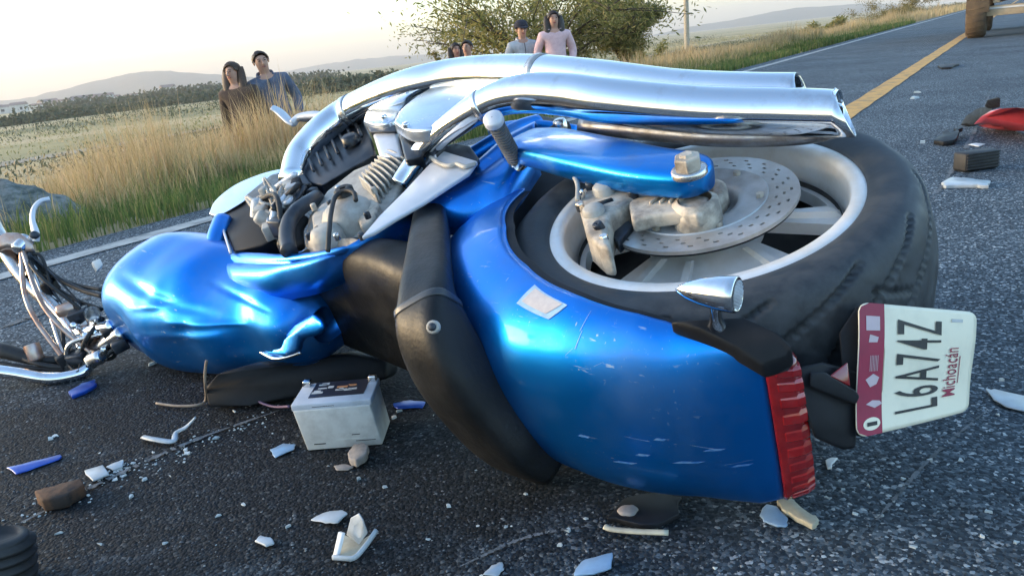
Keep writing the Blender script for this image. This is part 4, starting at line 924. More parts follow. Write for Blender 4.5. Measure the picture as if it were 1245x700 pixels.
# ------------------------------------------------------------------ battery on the road
b0, b1 = np.array((-0.385,1.254,0.000)), np.array((-0.247,1.249,0.000)); bx = b1 - b0; bl = np.linalg.norm(bx); bx /= bl; by = np.array([-bx[1], bx[0], 0])
bat = empty('battery', tuple((b0 + b1) / 2 + by * .045), 'grey motorcycle battery with dark printed label on its lid', 'battery')
bat.rotation_euler = (0, 0, math.atan2(bx[1], bx[0]))
HB, DB, LB = .080, .088, bl
v = [(-LB / 2 + .004, -.045, .001), (LB / 2 - .002, -.045, .001), (LB / 2 - .002, -.045 + DB, .001), (-LB / 2 + .004, -.045 + DB, .001), (-LB / 2 - .008, -.045 - .004, HB), (LB / 2 - .012, -.045 - .004, HB), (LB / 2 - .012, -.045 + DB, HB), (-LB / 2 - .008, -.045 + DB, HB)]
fb = [(0, 3, 2, 1), (4, 5, 6, 7), (0, 1, 5, 4), (1, 2, 6, 5), (2, 3, 7, 6), (3, 0, 4, 7)]
obj('battery_case', v, fb, 'battery', bat, bevel=.003)
cx_ = -.010
obj('battery_lid', *box((cx_, -.0455 + DB / 2, HB + .004), LB - .0, DB + .002, .012), 'battery_top', bat, bevel=.002)
obj('lid_label', *box((cx_ + .004, -.045 + DB / 2 + .010, HB + .0106), LB * .70, DB * .72, .0012), 'label_dark', bat, smooth=False)
rg = np.random.default_rng(11)
for k in range(14):
    x = rg.uniform(-.036, .030); y = rg.uniform(-.014, .024)
    obj('label_print', *box((cx_ + x, -.045 + DB / 2 + .008 + y, HB + .0115), rg.uniform(.006, .022), rg.uniform(.003, .009), .0010), 'label_orange' if (x > -.008 and y > 0) else 'label_white', bat, smooth=False)
for sx in (-1, 1):
    obj('terminal', *box((cx_ + sx * LB * .43, -.045 + DB - .010, HB + .014), .014, .014, .014), 'old_chrome', bat, bevel=.002)
for k in range(9):
    x_, z_ = rg.uniform(-.05, .05), rg.uniform(.012, .085)
    obj('case_scrape', *box((x_, -.0462, z_), rg.uniform(.012, .04), .0006, rg.uniform(.0008, .002)), 'ink', bat, smooth=False)
for k in range(5):
    obj('case_rib', *box((rg.uniform(-.03, .03), -.0462, .018 + k * .014), rg.uniform(.03, .07), .001, .0012), 'battery', bat, smooth=False)

# ------------------------------------------------------------------ debris, piece by piece
def slab(name, poly, h, m, label, cat, group=None, lift=0., tilt=0., bevel=.0015, curl=0., m2=None):
    """A broken sheet: outline on the road, thickness h, tilted and curled a little."""
    P = np.array(poly, float); q = []; rj = np.random.default_rng(int(abs(P[0][0] * 1e4)) + 3); sz_ = np.ptp(P, axis=0).max()
    for a_, b_ in zip(P, np.roll(P, -1, 0)):                      # torn edges
        q += [a_, a_ + (b_ - a_) * rj.uniform(.3, .45) + np.array([*rj.normal(0, sz_ * .022, 2), 0]), a_ + (b_ - a_) * rj.uniform(.6, .75) + np.array([*rj.normal(0, sz_ * .022, 2), 0])]
    P = np.array(q); c = P.mean(0); n = len(P); cr = crv(np.vstack([P, P[:1]]), 1) if 0 else P
    top = []
    for p in cr:
        d = p - c; top.append((p[0], p[1], h + lift + tilt * d[0] + curl * (d[0] ** 2 + d[1] ** 2)))
    h *= .6 if h < .007 else 1
    zmin = min(t[2] for t in top) - h
    top = [(a - c[0], b - c[1], z - zmin + .001) for a, b, z in top]
    o = obj(name, *prism(top, (0, 0, -h)), m, smooth=True, bevel=bevel)
    o.location = (c[0], c[1], 0)
    return thing(o, label, cat, group)
FR = 'broken pieces scattered round the motorcycle'
w1 = obj('trim_strip', *tube([np.array(q) for q in ((-0.713,1.366,0.006), (-0.681,1.342,0.010), (-0.644,1.331,0.008), (-0.649,1.361,0.010), (-0.634,1.373,0.014), (-0.614,1.378,0.030))], [(.003, .006), (.003, .007), (.003, .007), (.003, .005), (.003, .006), (.002, .004)], 40, 8, ref=(0, 0, 1)), 'shard')
thing(w1, 'thin bent white strip of trim left of the battery', 'debris', FR)
slab('broken_plate', [(-0.772,1.258,0.000), (-0.744,1.269,0.000), (-0.713,1.227,0.000), (-0.735,1.213,0.000)], .006, 'shard', 'small square pale plate beside the brown foam block', 'debris', FR, .004, .06)
slab('broken_plate', [(-0.738,1.265,0.000), (-0.728,1.278,0.000), (-0.716,1.287,0.000), (-0.705,1.259,0.000), (-0.718,1.250,0.000)], .005, 'shard', 'small pale splinter touching the square pale plate', 'debris', FR, .003)
slab('foam_block', [(-0.806,1.169,0.000), (-0.788,1.176,0.000), (-0.763,1.187,0.000), (-0.743,1.196,0.000), (-0.726,1.172,0.000), (-0.737,1.140,0.000), (-0.774,1.132,0.000)], .022, 'brown', 'scorched brown foam block at lower left', 'debris', FR, 0, .0, .004)
slab('flat_chip', [(-0.451,1.270,0.000), (-0.431,1.287,0.000), (-0.406,1.276,0.000), (-0.405,1.258,0.000), (-0.433,1.237,0.000)], .004, 'bluishard', 'flat grey blue chip just left of the battery', 'debris', FR, .004, .05)
slab('flat_stone', [(-0.301,1.206,0.000), (-0.297,1.233,0.000), (-0.282,1.236,0.000), (-0.267,1.219,0.000), (-0.267,1.191,0.000), (-0.280,1.174,0.000), (-0.292,1.182,0.000)], .014, 'stone', 'round flat brown stone in front of the battery', 'stone', None, .004, .1, .004)
slab('broken_plate', [(-0.323,1.188,0.000), (-0.304,1.190,0.000), (-0.288,1.179,0.000), (-0.295,1.169,0.000), (-0.315,1.173,0.000)], .005, 'stone', 'thin pale splinter against the round flat stone', 'debris', FR, .002)
slab('broken_plate', [(-0.328,1.031,0.000), (-0.311,1.043,0.000), (-0.281,1.040,0.000), (-0.271,1.027,0.000), (-0.282,1.008,0.000), (-0.302,1.014,0.000)], .005, 'shard', 'flat pale shard left of the broken white shell', 'debris', FR, .008, .12)
sh = empty('broken_shell', (-0.258,0.976,0.000), 'broken white plastic shell with a raised torn edge', 'debris', FR)
o_ = np.array((-0.258,0.976,0.000))
def shp(*qs): return [tuple(np.array(q) - o_) for q in qs]
obj('shell_floor', *prism(shp((-0.275,0.934,0.004), (-0.277,0.988,0.006), (-0.245,0.961,0.005), (-0.225,0.977,0.008), (-0.242,0.936,0.004), (-0.246,0.924,0.004)), (0, 0, -.003)), 'yellowshard', sh, bevel=.001)
obj('shell_flap', *prism(shp((-0.263,0.969,0.012), (-0.250,0.957,0.045), (-0.236,0.951,0.055), (-0.230,0.942,0.050), (-0.228,0.947,0.026), (-0.242,0.946,0.010)), (.0, .004, -.001)), 'shard', sh, bevel=.001)
obj('shell_flap', *prism(shp((-0.277,0.934,0.004), (-0.272,0.964,0.022), (-0.264,0.956,0.024), (-0.270,0.932,0.006)), (.004, .002, -.001)), 'white', sh, bevel=.001)
obj('shell_rim', *tube(shp((-0.275,0.929,0.006), (-0.259,0.923,0.007), (-0.244,0.921,0.008), (-0.231,0.936,0.014), (-0.218,0.958,0.022)), [(.003, .004)] * 5, 20, 8), 'shard', sh)
slab('blue_shard', [(0.045,0.857,0.000), (0.059,0.872,0.000), (0.095,0.875,-0.000), (0.089,0.846,0.000), (0.066,0.841,0.000), (0.042,0.845,0.000)], .005, 'bluishard', 'pale blue shard at the bottom edge of the photo', 'debris', FR, .008, .12)
slab('pale_sliver', [(-0.072,0.862,0.000), (-0.061,0.881,0.000), (-0.047,0.887,0.000), (-0.045,0.872,0.000), (-0.055,0.858,0.000)], .004, 'shard', 'pointed pale sliver left of the pale blue shard', 'debris', FR, .006, -.1)
tb = obj('trim_strip', *tube([np.array(q) for q in ((0.093,0.932,0.010), (0.103,0.924,0.010), (0.133,0.911,0.012), (0.172,0.899,0.014))], [(.003, .005)] * 4, 20, 8, ref=(0, 0, 1)), 'yellowshard')
thing(tb, 'straight cream strip of trim under the blue fender', 'debris', FR)
slab('flat_stone', [(0.114,0.967,0.000), (0.125,0.977,0.000), (0.139,0.977,0.000), (0.146,0.964,0.000), (0.137,0.951,0.000), (0.119,0.954,0.000)], .012, 'stone', 'pale stone behind the straight cream strip', 'stone', None, 0, 0, .004)
slab('black_fragment', [(0.099,0.954,0.000), (0.131,0.998,0.000), (0.179,1.002,0.000), (0.210,0.983,0.000), (0.197,0.945,0.000), (0.164,0.927,0.000), (0.132,0.936,0.000)], .008, 'black', 'jagged black plastic fragment beneath the fender', 'debris', FR, .002, .02)
slab('yellow_fragment', [(0.336,0.961,0.000), (0.348,0.971,-0.000), (0.356,0.949,0.000), (0.363,0.920,0.000), (0.370,0.900,0.000), (0.358,0.891,0.000), (0.345,0.912,0.000), (0.334,0.937,0.000)], .008, 'yellowshard', 'yellowed curved plastic fragment right of the fender', 'debris', FR, .004, .06, .003)
slab('flat_chip', [(0.306,0.938,0.000), (0.320,0.956,0.000), (0.332,0.945,0.000), (0.336,0.917,0.000), (0.327,0.901,0.000), (0.313,0.909,0.000), (0.303,0.919,0.000)], .006, 'bluishard', 'grey blue chip touching the yellowed plastic fragment', 'debris', FR, .003, .04)
slab('pale_sliver', [(-0.399,0.990,0.000), (-0.393,1.002,0.000), (-0.376,0.992,0.000), (-0.366,0.976,0.000), (-0.377,0.971,0.000)], .006, 'shard', 'lone oval pale chip left of the broken shell', 'debris', FR, .003, .08)
slab('pale_sliver', [(0.442,1.055,0.000), (0.452,1.060,0.000), (0.462,1.058,0.000), (0.449,1.046,0.000), (0.442,1.033,0.000), (0.436,1.034,0.000)], .006, 'white', 'tiny bent white chip below the black mudguard flap', 'debris', FR, .003)
slab('broken_plate', [(0.789,1.232,0.000), (0.805,1.222,0.000), (0.836,1.191,0.000), (0.803,1.137,0.000), (0.778,1.160,0.000), (0.775,1.186,0.000)], .005, 'shard', 'flat pale grey shard at right edge beyond the licence plate', 'debris', FR, .006, -.05)
slab('pale_sliver', [(1.599,2.857,0.000), (1.685,2.936,0.000), (1.720,2.878,0.000), (1.749,2.805,0.000), (1.698,2.731,0.000), (1.649,2.776,0.000), (1.583,2.796,0.000)], .012, 'shard', 'long pale shard in front of the black ribbed block', 'debris', FR, .004)
slab('pale_sliver', [(2.154,3.644,0.000), (2.202,3.669,0.000), (2.220,3.622,0.000), (2.162,3.575,0.000)], .006, 'white', 'small white splinter behind the black ribbed block', 'debris', FR, .004)
bk = empty('rubber_block', (1.863,3.091,0.000), 'black ribbed rubber block standing on the right lane', 'debris', FR)
bk.rotation_euler = (0, 0, rad(12)); obj('block_body', *box((0, 0, .038), .155, .07, .072), 'rubber', bk, bevel=.008)
for k in range(6): obj('block_rib', *box((0, -.037, .012 + k * .0115), .148, .006, .006), 'rubber', bk, bevel=.0015)
slab('black_fragment', [(2.055,3.758,0.000), (2.162,3.875,0.000), (2.230,3.962,0.000), (2.186,3.853,0.000), (2.305,3.970,0.000), (2.229,3.851,0.000), (2.109,3.681,0.000), (2.060,3.689,0.000)], .02, 'black', 'curled black shard on the road behind the rear wheel', 'debris', FR, .004, .1, .003)
slab('black_fragment', [(4.612,8.445,0.000), (4.765,8.536,0.000), (4.801,8.386,0.000), (4.546,8.052,0.000), (4.455,8.079,0.000)], .02, 'black', 'black scrap far up the right lane near the yellow line', 'debris', FR, .004, .0, .003)
rb = empty('bumper_piece', (2.652,4.227,0.000), 'torn red painted bumper piece with black broken end', 'debris', FR)
o_ = np.array((2.652,4.227,0.000))
obj('red_panel', *prism(shp((2.350,3.887,0.060), (2.282,3.715,0.120), (2.263,3.603,0.160), (2.373,3.646,0.150), (2.389,3.386,0.150), (2.466,3.482,0.050), (2.528,3.796,0.020), (2.499,3.926,0.010), (2.445,3.896,0.050)), (.03, .12, -.02)), 'redpaint', rb, bevel=.015, bseg=3)
obj('red_panel', *prism(shp((2.473,4.104,0.020), (2.431,3.888,0.060), (2.428,3.829,0.050), (2.491,3.913,0.012), (2.487,4.021,0.010)), (.02, .06, -.01)), 'redpaint', rb, bevel=.01)
obj('black_bracket', *prism(shp((2.464,4.206,0.020), (2.531,4.267,0.060), (2.486,4.108,0.110), (2.423,3.911,0.130), (2.374,3.878,0.090), (2.439,4.033,0.030), (2.470,4.170,0.010)), (.03, .10, -.02)), 'black', rb, bevel=.008)
obj('black_bracket', *prism(shp((2.434,3.981,0.120), (2.351,3.824,0.170), (2.300,3.662,0.200), (2.375,3.782,0.140), (2.462,3.972,0.110)), (.02, .06, 0)), 'black', rb, bevel=.005)
slab('blue_strip', [(-0.988,1.631,0.000), (-0.979,1.673,0.000), (-0.956,1.690,0.000), (-0.940,1.663,0.000), (-0.947,1.621,0.000), (-0.965,1.600,0.000)], .008, 'bluechip', 'bright blue plastic strip below the handlebar', 'debris', FR, .004)
slab('blue_strip', [(-0.250,1.413,0.000), (-0.216,1.420,0.000), (-0.186,1.405,0.000), (-0.190,1.381,0.000), (-0.238,1.388,0.000)], .005, 'bluechip', 'dark blue strip between the battery and the seat', 'debris', FR, .002)
slab('black_fragment', [(-0.933,1.300,0.000), (-0.895,1.316,0.000), (-0.852,1.332,0.000), (-0.845,1.312,0.000), (-0.874,1.289,0.000), (-0.899,1.271,0.000)], .005, 'bluechip', 'long dark flat piece at left edge of the road', 'debris', FR, .002)
rub = empty('rubber_boot', (-0.735,0.939,0.000), 'black ribbed rubber piece in the bottom left corner', 'debris', FR)
rub.rotation_euler = (rad(-10), rad(6), 0)
pr = [(0, 0), (.040, 0)]
for k in range(5): pr += [(.048, .004 + k * .014), (.049, .009 + k * .014), (.041, .0125 + k * .014), (.041, .015 + k * .014)]
pr += [(.040, .074), (.030, .078), (.026, .070), (0, .068)]
obj('ribbed_sleeve', *lathe(pr, 48), 'rubber', rub)
tt = [(-0.628,1.476,0.050), (-0.588,1.447,0.085), (-0.532,1.466,0.090), (-0.441,1.484,0.080), (-0.352,1.530,0.070), (-0.270,1.531,0.050), (-0.273,1.510,0.012), (-0.355,1.496,0.012), (-0.464,1.463,0.010), (-0.543,1.450,0.010), (-0.628,1.462,0.010)]
pnl = obj('splash_panel', *prism(tt, (.02, .04, -.008)), 'black', bevel=.01, bseg=3)
thing(pnl, 'black plastic panel lying under the dented tank', 'debris', FR)
wr = obj('bent_wire', *tube([(-0.594,1.434,0.120), (-0.605,1.439,0.090), (-0.614,1.450,0.060), (-0.640,1.499,0.012), (-0.654,1.487,0.008), (-0.700,1.498,0.006), (-0.751,1.522,0.006)], .0028, 50, 8), 'wire')
thing(wr, 'bent tan wire hanging below the dented tank', 'wire')
wr = obj('bent_wire', *tube([(-0.554,1.507,0.010), (-0.522,1.464,0.012), (-0.487,1.438,0.010), (-0.439,1.385,0.030)], .0026, 30, 8), 'purple_wire')
thing(wr, 'violet wire curling up to the battery', 'wire')
wr = obj('bent_wire', *tube([(-0.270,1.597,0.010), (-0.266,1.618,0.030), (-0.252,1.612,0.050), (-0.245,1.620,0.050)], .0026, 20, 8), 'white')
thing(wr, 'short white wire end beside the black seat', 'wire')
# loose chips that can be told apart
chips = [(185, 443), (62, 534), (66, 531), (262, 533), (225, 548), (228, 551), (150, 579), (140, 583), (200, 660), (72, 648), (121, 662), (176, 583), (265, 628), (296, 613), (435, 583), (468, 592), (615, 640), (690, 645), (680, 663), (712, 630), (545, 615), (585, 700), (1080, 512), (1098, 582), (1070, 627), (1195, 652), (1237, 660), (1200, 622), (1058, 590), (1040, 625), (1215, 505), (1112, 120), (1115, 113), (1170, 62), (1123, 174), (1218, 462), (1005, 605), (520, 655), (350, 640), (640, 600), (905, 608), (1170, 560), (1130, 560), (870, 690), (1110, 665), (485, 500), (478, 508), (350, 480), (285, 500), (160, 605)]
cg = np.array([(-0.863,1.774,0.000), (-0.910,1.408,0.000), (-0.909,1.418,0.000), (-0.570,1.341,0.000), (-0.613,1.303,0.000), (-0.604,1.292,0.000), (-0.691,1.229,0.000), (-0.702,1.220,0.000), (-0.536,1.012,0.000), (-0.718,1.067,0.000), (-0.637,1.025,0.000), (-0.647,1.209,0.000), (-0.477,1.070,0.000), (-0.447,1.098,0.000), (-0.275,1.140,0.000), (-0.228,1.108,0.000), (-0.041,0.969,0.000), (0.043,0.945,0.000), (0.029,0.914,0.000), (0.071,0.970,0.000), (-0.125,1.036,0.000), (-0.075,0.866,0.000), (0.587,1.160,0.000), (0.527,0.991,0.000), (0.456,0.910,0.000), (0.555,0.847,0.000), (0.586,0.828,0.000), (0.590,0.896,0.000), (0.476,0.983,0.000), (0.427,0.919,0.000), (0.758,1.144,0.000), (3.001,5.776,0.000), (3.212,6.149,0.000), (2.047,3.833,0.000), (0.838,1.266,0.000), (0.406,0.963,0.000), (-0.150,0.958,0.000), (-0.360,1.024,-0.000), (-0.009,1.049,0.000), (0.296,0.977,0.000), (0.630,1.023,0.000), (0.586,1.031,0.000), (0.217,0.837,0.000), (0.464,0.840,0.000), (-0.235,1.380,0.000), (-0.243,1.354,0.000), (-0.478,1.511,0.000), (-0.570,1.455,0.000), (-0.645,1.153,0.000)])
def chip_mesh(c, s, rg):
    k = rg.integers(5, 8); a = np.sort(rg.uniform(0, 2 * math.pi, k)); r_ = s * rg.uniform(.6, 1.2, k)
    h = s * rg.uniform(.3, .6); tl = rg.uniform(-.3, .3, 2)
    bt = [(c[0] + r_[i] * math.cos(a[i]), c[1] + r_[i] * math.sin(a[i]), c[2] - .002) for i in range(k)]
    tp_ = [(c[0] + .8 * r_[i] * math.cos(a[i] + .1), c[1] + .8 * r_[i] * math.sin(a[i] + .1), c[2] + h * (1 + tl[0] * math.cos(a[i]) + tl[1] * math.sin(a[i]))) for i in range(k)]
    return skin_rings([bt, tp_])
rg = np.random.default_rng(21); parts = []
for c in cg:
    dist = math.hypot(c[0], c[1]); parts.append(chip_mesh((c[0], c[1], 0), (.0045 + .0015 * rg.random()) * max(.8, dist / 1.1) , rg))
for k in range(420):                                     # finer crumbs between them, thicker in a line of swept glass
    if k < 150: t = rg.random(); a, b = np.array((-0.808,1.134,0.000)), np.array((-0.487,1.418,0.000)); c = a + (b - a) * t + np.array([*rg.normal(0, .022, 2), 0])
    elif k < 230: a, b = np.array((-0.728,1.247,0.000)), np.array((-0.694,1.268,0.000)); c = a + (b - a) * rg.random() + np.array([*rg.normal(0, .012, 2), 0])
    else: c = np.array([rg.uniform(-1.6, 1.9), rg.uniform(.75, 3.2), 0])
    parts.append(chip_mesh(c, rg.uniform(.0012, .0036), rg))
stuff(obj('glass_crumbs', *merge(*parts), 'glass_bits', smooth=False), 'pale crumbs of broken plastic and glass strewn over the asphalt')['category'] = 'debris'
# loose road chippings give the near asphalt a real, stony surface
NS = 34000
pa = rg.uniform(-1, 1, NS); dep = .72 + 3.2 * rg.random(NS) ** 1.7
px_ = pa * dep * .78 + .02; py_ = dep
sz = rg.uniform(.0011, .0032, NS) * (1 + .25 * dep)
ico = np.array([(1, 0, 0), (-.5, .87, 0), (-.5, -.87, 0), (.25, .3, .62), (-.35, .15, .55), (.1, -.45, .5)]); tri = np.array([(0, 1, 3), (1, 4, 3), (1, 2, 4), (2, 5, 4), (2, 0, 5), (0, 3, 5), (3, 4, 5)])
an = rg.uniform(0, 2 * math.pi, NS); ca, sa_ = np.cos(an), np.sin(an)
JX = ico[None] * rg.uniform(.6, 1.25, (NS, 6, 3))
VX = np.stack([(JX[..., 0] * ca[:, None] - JX[..., 1] * sa_[:, None]) * sz[:, None] + px_[:, None], (JX[..., 0] * sa_[:, None] + JX[..., 1] * ca[:, None]) * sz[:, None] + py_[:, None], JX[..., 2] * sz[:, None] * .8 - .0005], -1)
keep = (RN[0] * px_ + RN[1] * py_) > EDGE + .1
VX = VX[keep]; NS = len(VX)
g_ = big('road_chippings', VX.reshape(-1, 3), (tri[None] + (np.arange(NS) * 6)[:, None, None]).ravel(), 3, 'gravel')
stuff(g_, 'small stone chippings of the asphalt surface')['category'] = 'gravel'

# ------------------------------------------------------------------ grass
BOULDER = (-2.741,4.413,0.000)
def grass(name, n, tr, sr, hr, wid, m, label, lean=.35, dens=1.0, tufts=0, seed=0, hfun=None):
    g = np.random.default_rng(seed)
    t = tr[0] + (tr[1] - tr[0]) * g.random(n) ** dens; s = sr[0] + (sr[1] - sr[0]) * g.random(n)
    if tufts:
        ct = tr[0] + (tr[1] - tr[0]) * g.random(tufts) ** dens; cs = sr[0] + (sr[1] - sr[0]) * g.random(tufts)
        k = g.integers(0, tufts, n); t = ct[k] + g.normal(0, .09, n); s = np.maximum(sr[0], cs[k] + g.normal(0, .09, n))
    x = RD[0] * t + RN[0] * (EDGE - .28 - s); y = RD[1] * t + RN[1] * (EDGE - .28 - s)
    z = hz(t, s); h = g.uniform(hr[0], hr[1], n)
    patch = .62 + .38 * np.sin(t * 1.1 + 1.7 * np.sin(s * 1.3)) * np.sin(s * 2.1 + t * .43) + .15 * np.sin(t * 4.1) 
    h *= np.clip(patch, .62, 1.2)
    if hfun is not None: h *= hfun(t, s)
    hole = np.hypot(x - BOULDER[0], y - BOULDER[1]) < .42; h = np.where(hole, h * .25, h)
    a = g.uniform(0, 2 * math.pi, n); le = g.normal(.08, lean, n) * h; la = g.normal(0, 1.2, n)
    dx, dy = np.cos(a) * wid, np.sin(a) * wid
    dist = np.hypot(x, y); sc_w = np.clip(dist / 5., .8, 3.0)
    dx *= sc_w; dy *= sc_w
    lx, ly = np.cos(la + 2.6) * le, np.sin(la + 2.6) * le
    P = np.zeros((n, 5, 3))
    P[:, 0] = np.stack([x - dx, y - dy, z - .02], 1); P[:, 1] = np.stack([x + dx, y + dy, z - .02], 1)
    P[:, 2] = np.stack([x + lx * .3 + dx * .7, y + ly * .3 + dy * .7, z + h * .55], 1); P[:, 3] = np.stack([x + lx * .3 - dx * .7, y + ly * .3 - dy * .7, z + h * .55], 1)
    P[:, 4] = np.stack([x + lx, y + ly, z + h * (1 - .25 * np.abs(le / h))], 1)
    T = np.array([(0, 1, 2), (0, 2, 3), (3, 2, 4)])
    o = big(name, P.reshape(-1, 3), (T[None] + (np.arange(n) * 5)[:, None, None]).ravel(), 3, m)
    o['category'] = 'grass'
    return stuff(o, label)
near_people = lambda t, s: .54 + .85 * np.exp(-((t - 4.9) / 1.5) ** 2) * (s > 1.7) + .20 * np.clip((t - 8) / 6., 0, 1)
grass('green_grass', 70000, (-4, 34), (.02, 1.9), (.10, .24), .0032, 'green_grass', 'short green grass along the road edge', dens=1.7, tufts=3600, seed=1)
grass('mixed_grass', 60000, (-4, 40), (.7, 3.2), (.20, .46), .0030, 'mixed_grass', 'yellowing knee high grass on the verge', dens=1.6, tufts=3200, seed=2)
grass('dry_grass', 150000, (-4, 48), (1.2, 5.5), (.50, .95), .0032, 'dry_grass', 'tall dry tan grass on the embankment', dens=1.6, tufts=4600, seed=3, lean=.25, hfun=near_people)
grass('dry_grass', 26000, (40, 260), (.2, 9), (.35, .8), .006, 'dry_grass', 'tan grass far along the road edge', dens=1.6, seed=4)
grass('mixed_grass', 20000, (-20, 30), (6, 16), (.25, .6), .005, 'mixed_grass', 'weedy grass down the slope', dens=1.2, tufts=1500, seed=5)

def scrub(name, n, sr, ar, hr, m, label, seed, tufts):
    g = np.random.default_rng(seed); ct = g.uniform(ar[0], ar[1], tufts); cs = sr[0] + (sr[1] - sr[0]) * g.random(tufts) ** 1.3; ch = g.uniform(*hr, tufts); k = g.integers(0, tufts, n)
    t = ct[k] + g.normal(0, 1, n) * ch[k] * 1.3; s = np.maximum(sr[0], cs[k] + g.normal(0, 1, n) * ch[k] * 1.3)
    x = RD[0] * t + RN[0] * (EDGE - .28 - s); y = RD[1] * t + RN[1] * (EDGE - .28 - s); z = np.interp(s, SX, SZ) + ch[k] * g.random(n) ** 1.5
    c = np.stack([x, y, z], 1); d1 = g.normal(0, 1, (n, 3)) * np.array([.5, .5, 1.]); d1 /= np.linalg.norm(d1, axis=1)[:, None]; d2 = np.cross(d1, g.normal(0, 1, (n, 3))); d2 /= np.linalg.norm(d2, axis=1)[:, None]
    L = (ch[k] * g.uniform(.10, .22, n))[:, None]
    o = big(name, np.stack([c - d1 * L, c + d2 * L * .35, c + d1 * L, c - d2 * L * .35], 1).reshape(-1, 3), np.arange(n * 4), 4, m); o['category'] = 'scrub'
    return stuff(o, label)
scrub('field_scrub', 60000, (11, 36), (-25, 120), (.25, .6), 'dry_grass', 'golden brown tufts on the near field', 41, 5200)
scrub('field_scrub', 50000, (42, 120), (-60, 260), (.35, .8), 'mixed_grass', 'yellow green weeds beyond the dirt track', 42, 5200)
scrub('field_scrub', 26000, (26, 37), (-25, 160), (.4, .8), 'leaf_dark', 'dark brown bank of weeds beside the dirt track', 43, 900)
scrub('field_scrub', 30000, (75, 170), (-90, 260), (.7, 1.5), 'leaf_dark', 'dark blue green scrub across the plain', 44, 800)
# ------------------------------------------------------------------ rock mound, pole, trees
def rock(name, c, rx, ry, rz, seed):
    v, f = blob((0, 0, 0), rx, ry, rz, 48, 30, .012, seed)
    v = [(x * q, y * q, z * q) for (x, y, z), q in zip(v, [1 + .07 * math.sin(x * 11 + z * 9) + .05 * math.sin(y * 17 - z * 21 + 1) + .03 * math.sin(x * 37 + y * 29) for x, y, z in v])]
    return obj(name, v, f, 'rockm')
M['rockm'] = mat('grey_boulder', (.20, .20, .185), (.045, .06, .05), rough=.9, scale=16, lo=.38, hi=.62, bump=1., bscale=30)
rk = rock('boulder', None, .46, .30, .27, 4); rk.location = (BOULDER[0], BOULDER[1], at_ground(BOULDER[0], BOULDER[1]) + .03)
thing(rk, 'rounded grey boulder half sunk in the grass', 'boulder')

pq = (8.439,35.363,0.074)
v, f = tube([(0, 0, 0), (.02, 0, 4), (.03, 0, 7.5)], [.115, .10, .085], 10, 14)
ple = obj('utility_pole', v, f, 'pole'); ple.location = (pq[0], pq[1], -1.0); thing(ple, 'slim pale utility pole standing behind the grassy verge', 'pole')
obj('pole_crossarm', *box((.03, 0, 7.0), 1.3, .09, .11, .5), 'pole', ple, bevel=.01)
for k in (-1, 0, 1): obj('insulator', *lathe([(0, .12), (.03, .12), (.045, .08), (.025, .05), (.03, 0), (0, 0)], 12, center=(.03 + k * .5, k * .27, 7.06)), 'wall', ple)

def limb_pts(a, b, sag, n=5, rg=None, w=.1):
    a, b = np.array(a, float), np.array(b, float); L = np.linalg.norm(b - a)
    return [a + (b - a) * t + np.array([0, 0, sag * math.sin(math.pi * t)]) + (rg.normal(0, w * L * .12, 3) if 0 < t < 1 else 0) for t in np.linspace(0, 1, n)]
def tree(name, base, H, Wd, label, group=None, seed=0, leaf='leaf', nl=9000, lsize=.06, spread=.9, nb=10, trunk_r=.1, low=.15, feather=True, lean=(0, 0)):
    g = np.random.default_rng(seed)
    t = empty(name, tuple(base), label, 'tree' if H > 2.2 else 'bush', group)
    parts = []; tips = []
    fork = np.array([lean[0] * .25, lean[1] * .25, H * .22])
    parts.append(tube(limb_pts((0, 0, -.3), fork, 0, 4, g), [trunk_r, trunk_r * .9, trunk_r * .8, trunk_r * .7], 8, 9))
    for k in range(nb):
        a = 2 * math.pi * (k + g.random() * .8) / nb; e = g.uniform(.25, 1.15)
        R_ = Wd * .5 * g.uniform(.6, 1.); tip = np.array([math.cos(a) * R_ * math.cos(e * .7) * spread + lean[0], math.sin(a) * R_ * .8 * math.cos(e * .7) + lean[1], H * (low + (1 - low) * min(1, e * .8 + g.uniform(0, .15)))])
        lp = limb_pts(fork, tip, H * .10, 5, g); parts.append(tube(lp, np.linspace(trunk_r * .5, trunk_r * .08, 5), 10, 6))
        for q in range(6):
            st_ = lp[g.integers(1, 5)]; d = tip - fork; d = d / (np.linalg.norm(d) + 1e-6)
            tp2 = st_ + (d * g.uniform(.2, .6) + g.normal(0, .35, 3) * np.array([1, 1, .7])) * Wd * .17
            parts.append(tube([st_, (st_ + tp2) / 2 + np.array([0, 0, .03]), tp2], [trunk_r * .16, trunk_r * .1, trunk_r * .04], 5, 4))
            tips.append((st_, tp2))
        tips.append((lp[3], tip)); tips.append((lp[2], lp[3]))
    obj('trunk', *merge(*parts), 'bark', t)
    n = nl; k = g.integers(0, len(tips), n); A = np.array([q[0] for q in tips])[k]; B_ = np.array([q[1] for q in tips])[k]
    cl = g.random((len(tips))) ; u = g.random(n)[:, None] ** .7
    P = A + (B_ - A) * u * 1.12 + g.normal(0, 1, (n, 3)) * (Wd * .028) * (.6 + 1.3 * cl[k])[:, None] * np.array([1, 1, .8])
    P[:, 2] = np.maximum(P[:, 2], .02)
    d1 = (B_ - A); d1 /= np.linalg.norm(d1, axis=1)[:, None] + 1e-6; d1 = d1 * .7 + g.normal(0, .6, (n, 3)); d1 /= np.linalg.norm(d1, axis=1)[:, None]
    d2 = np.cross(d1, g.normal(0, 1, (n, 3))); d2 /= np.linalg.norm(d2, axis=1)[:, None] + 1e-6
    L = lsize * g.uniform(.6, 1.4, n)[:, None]; W_ = L * .26
    Q = np.stack([P - d1 * L, P + d2 * W_, P + d1 * L, P - d2 * W_], 1)
    big('crown', Q.reshape(-1, 3), np.arange(n * 4), 4, leaf, t)
    return t
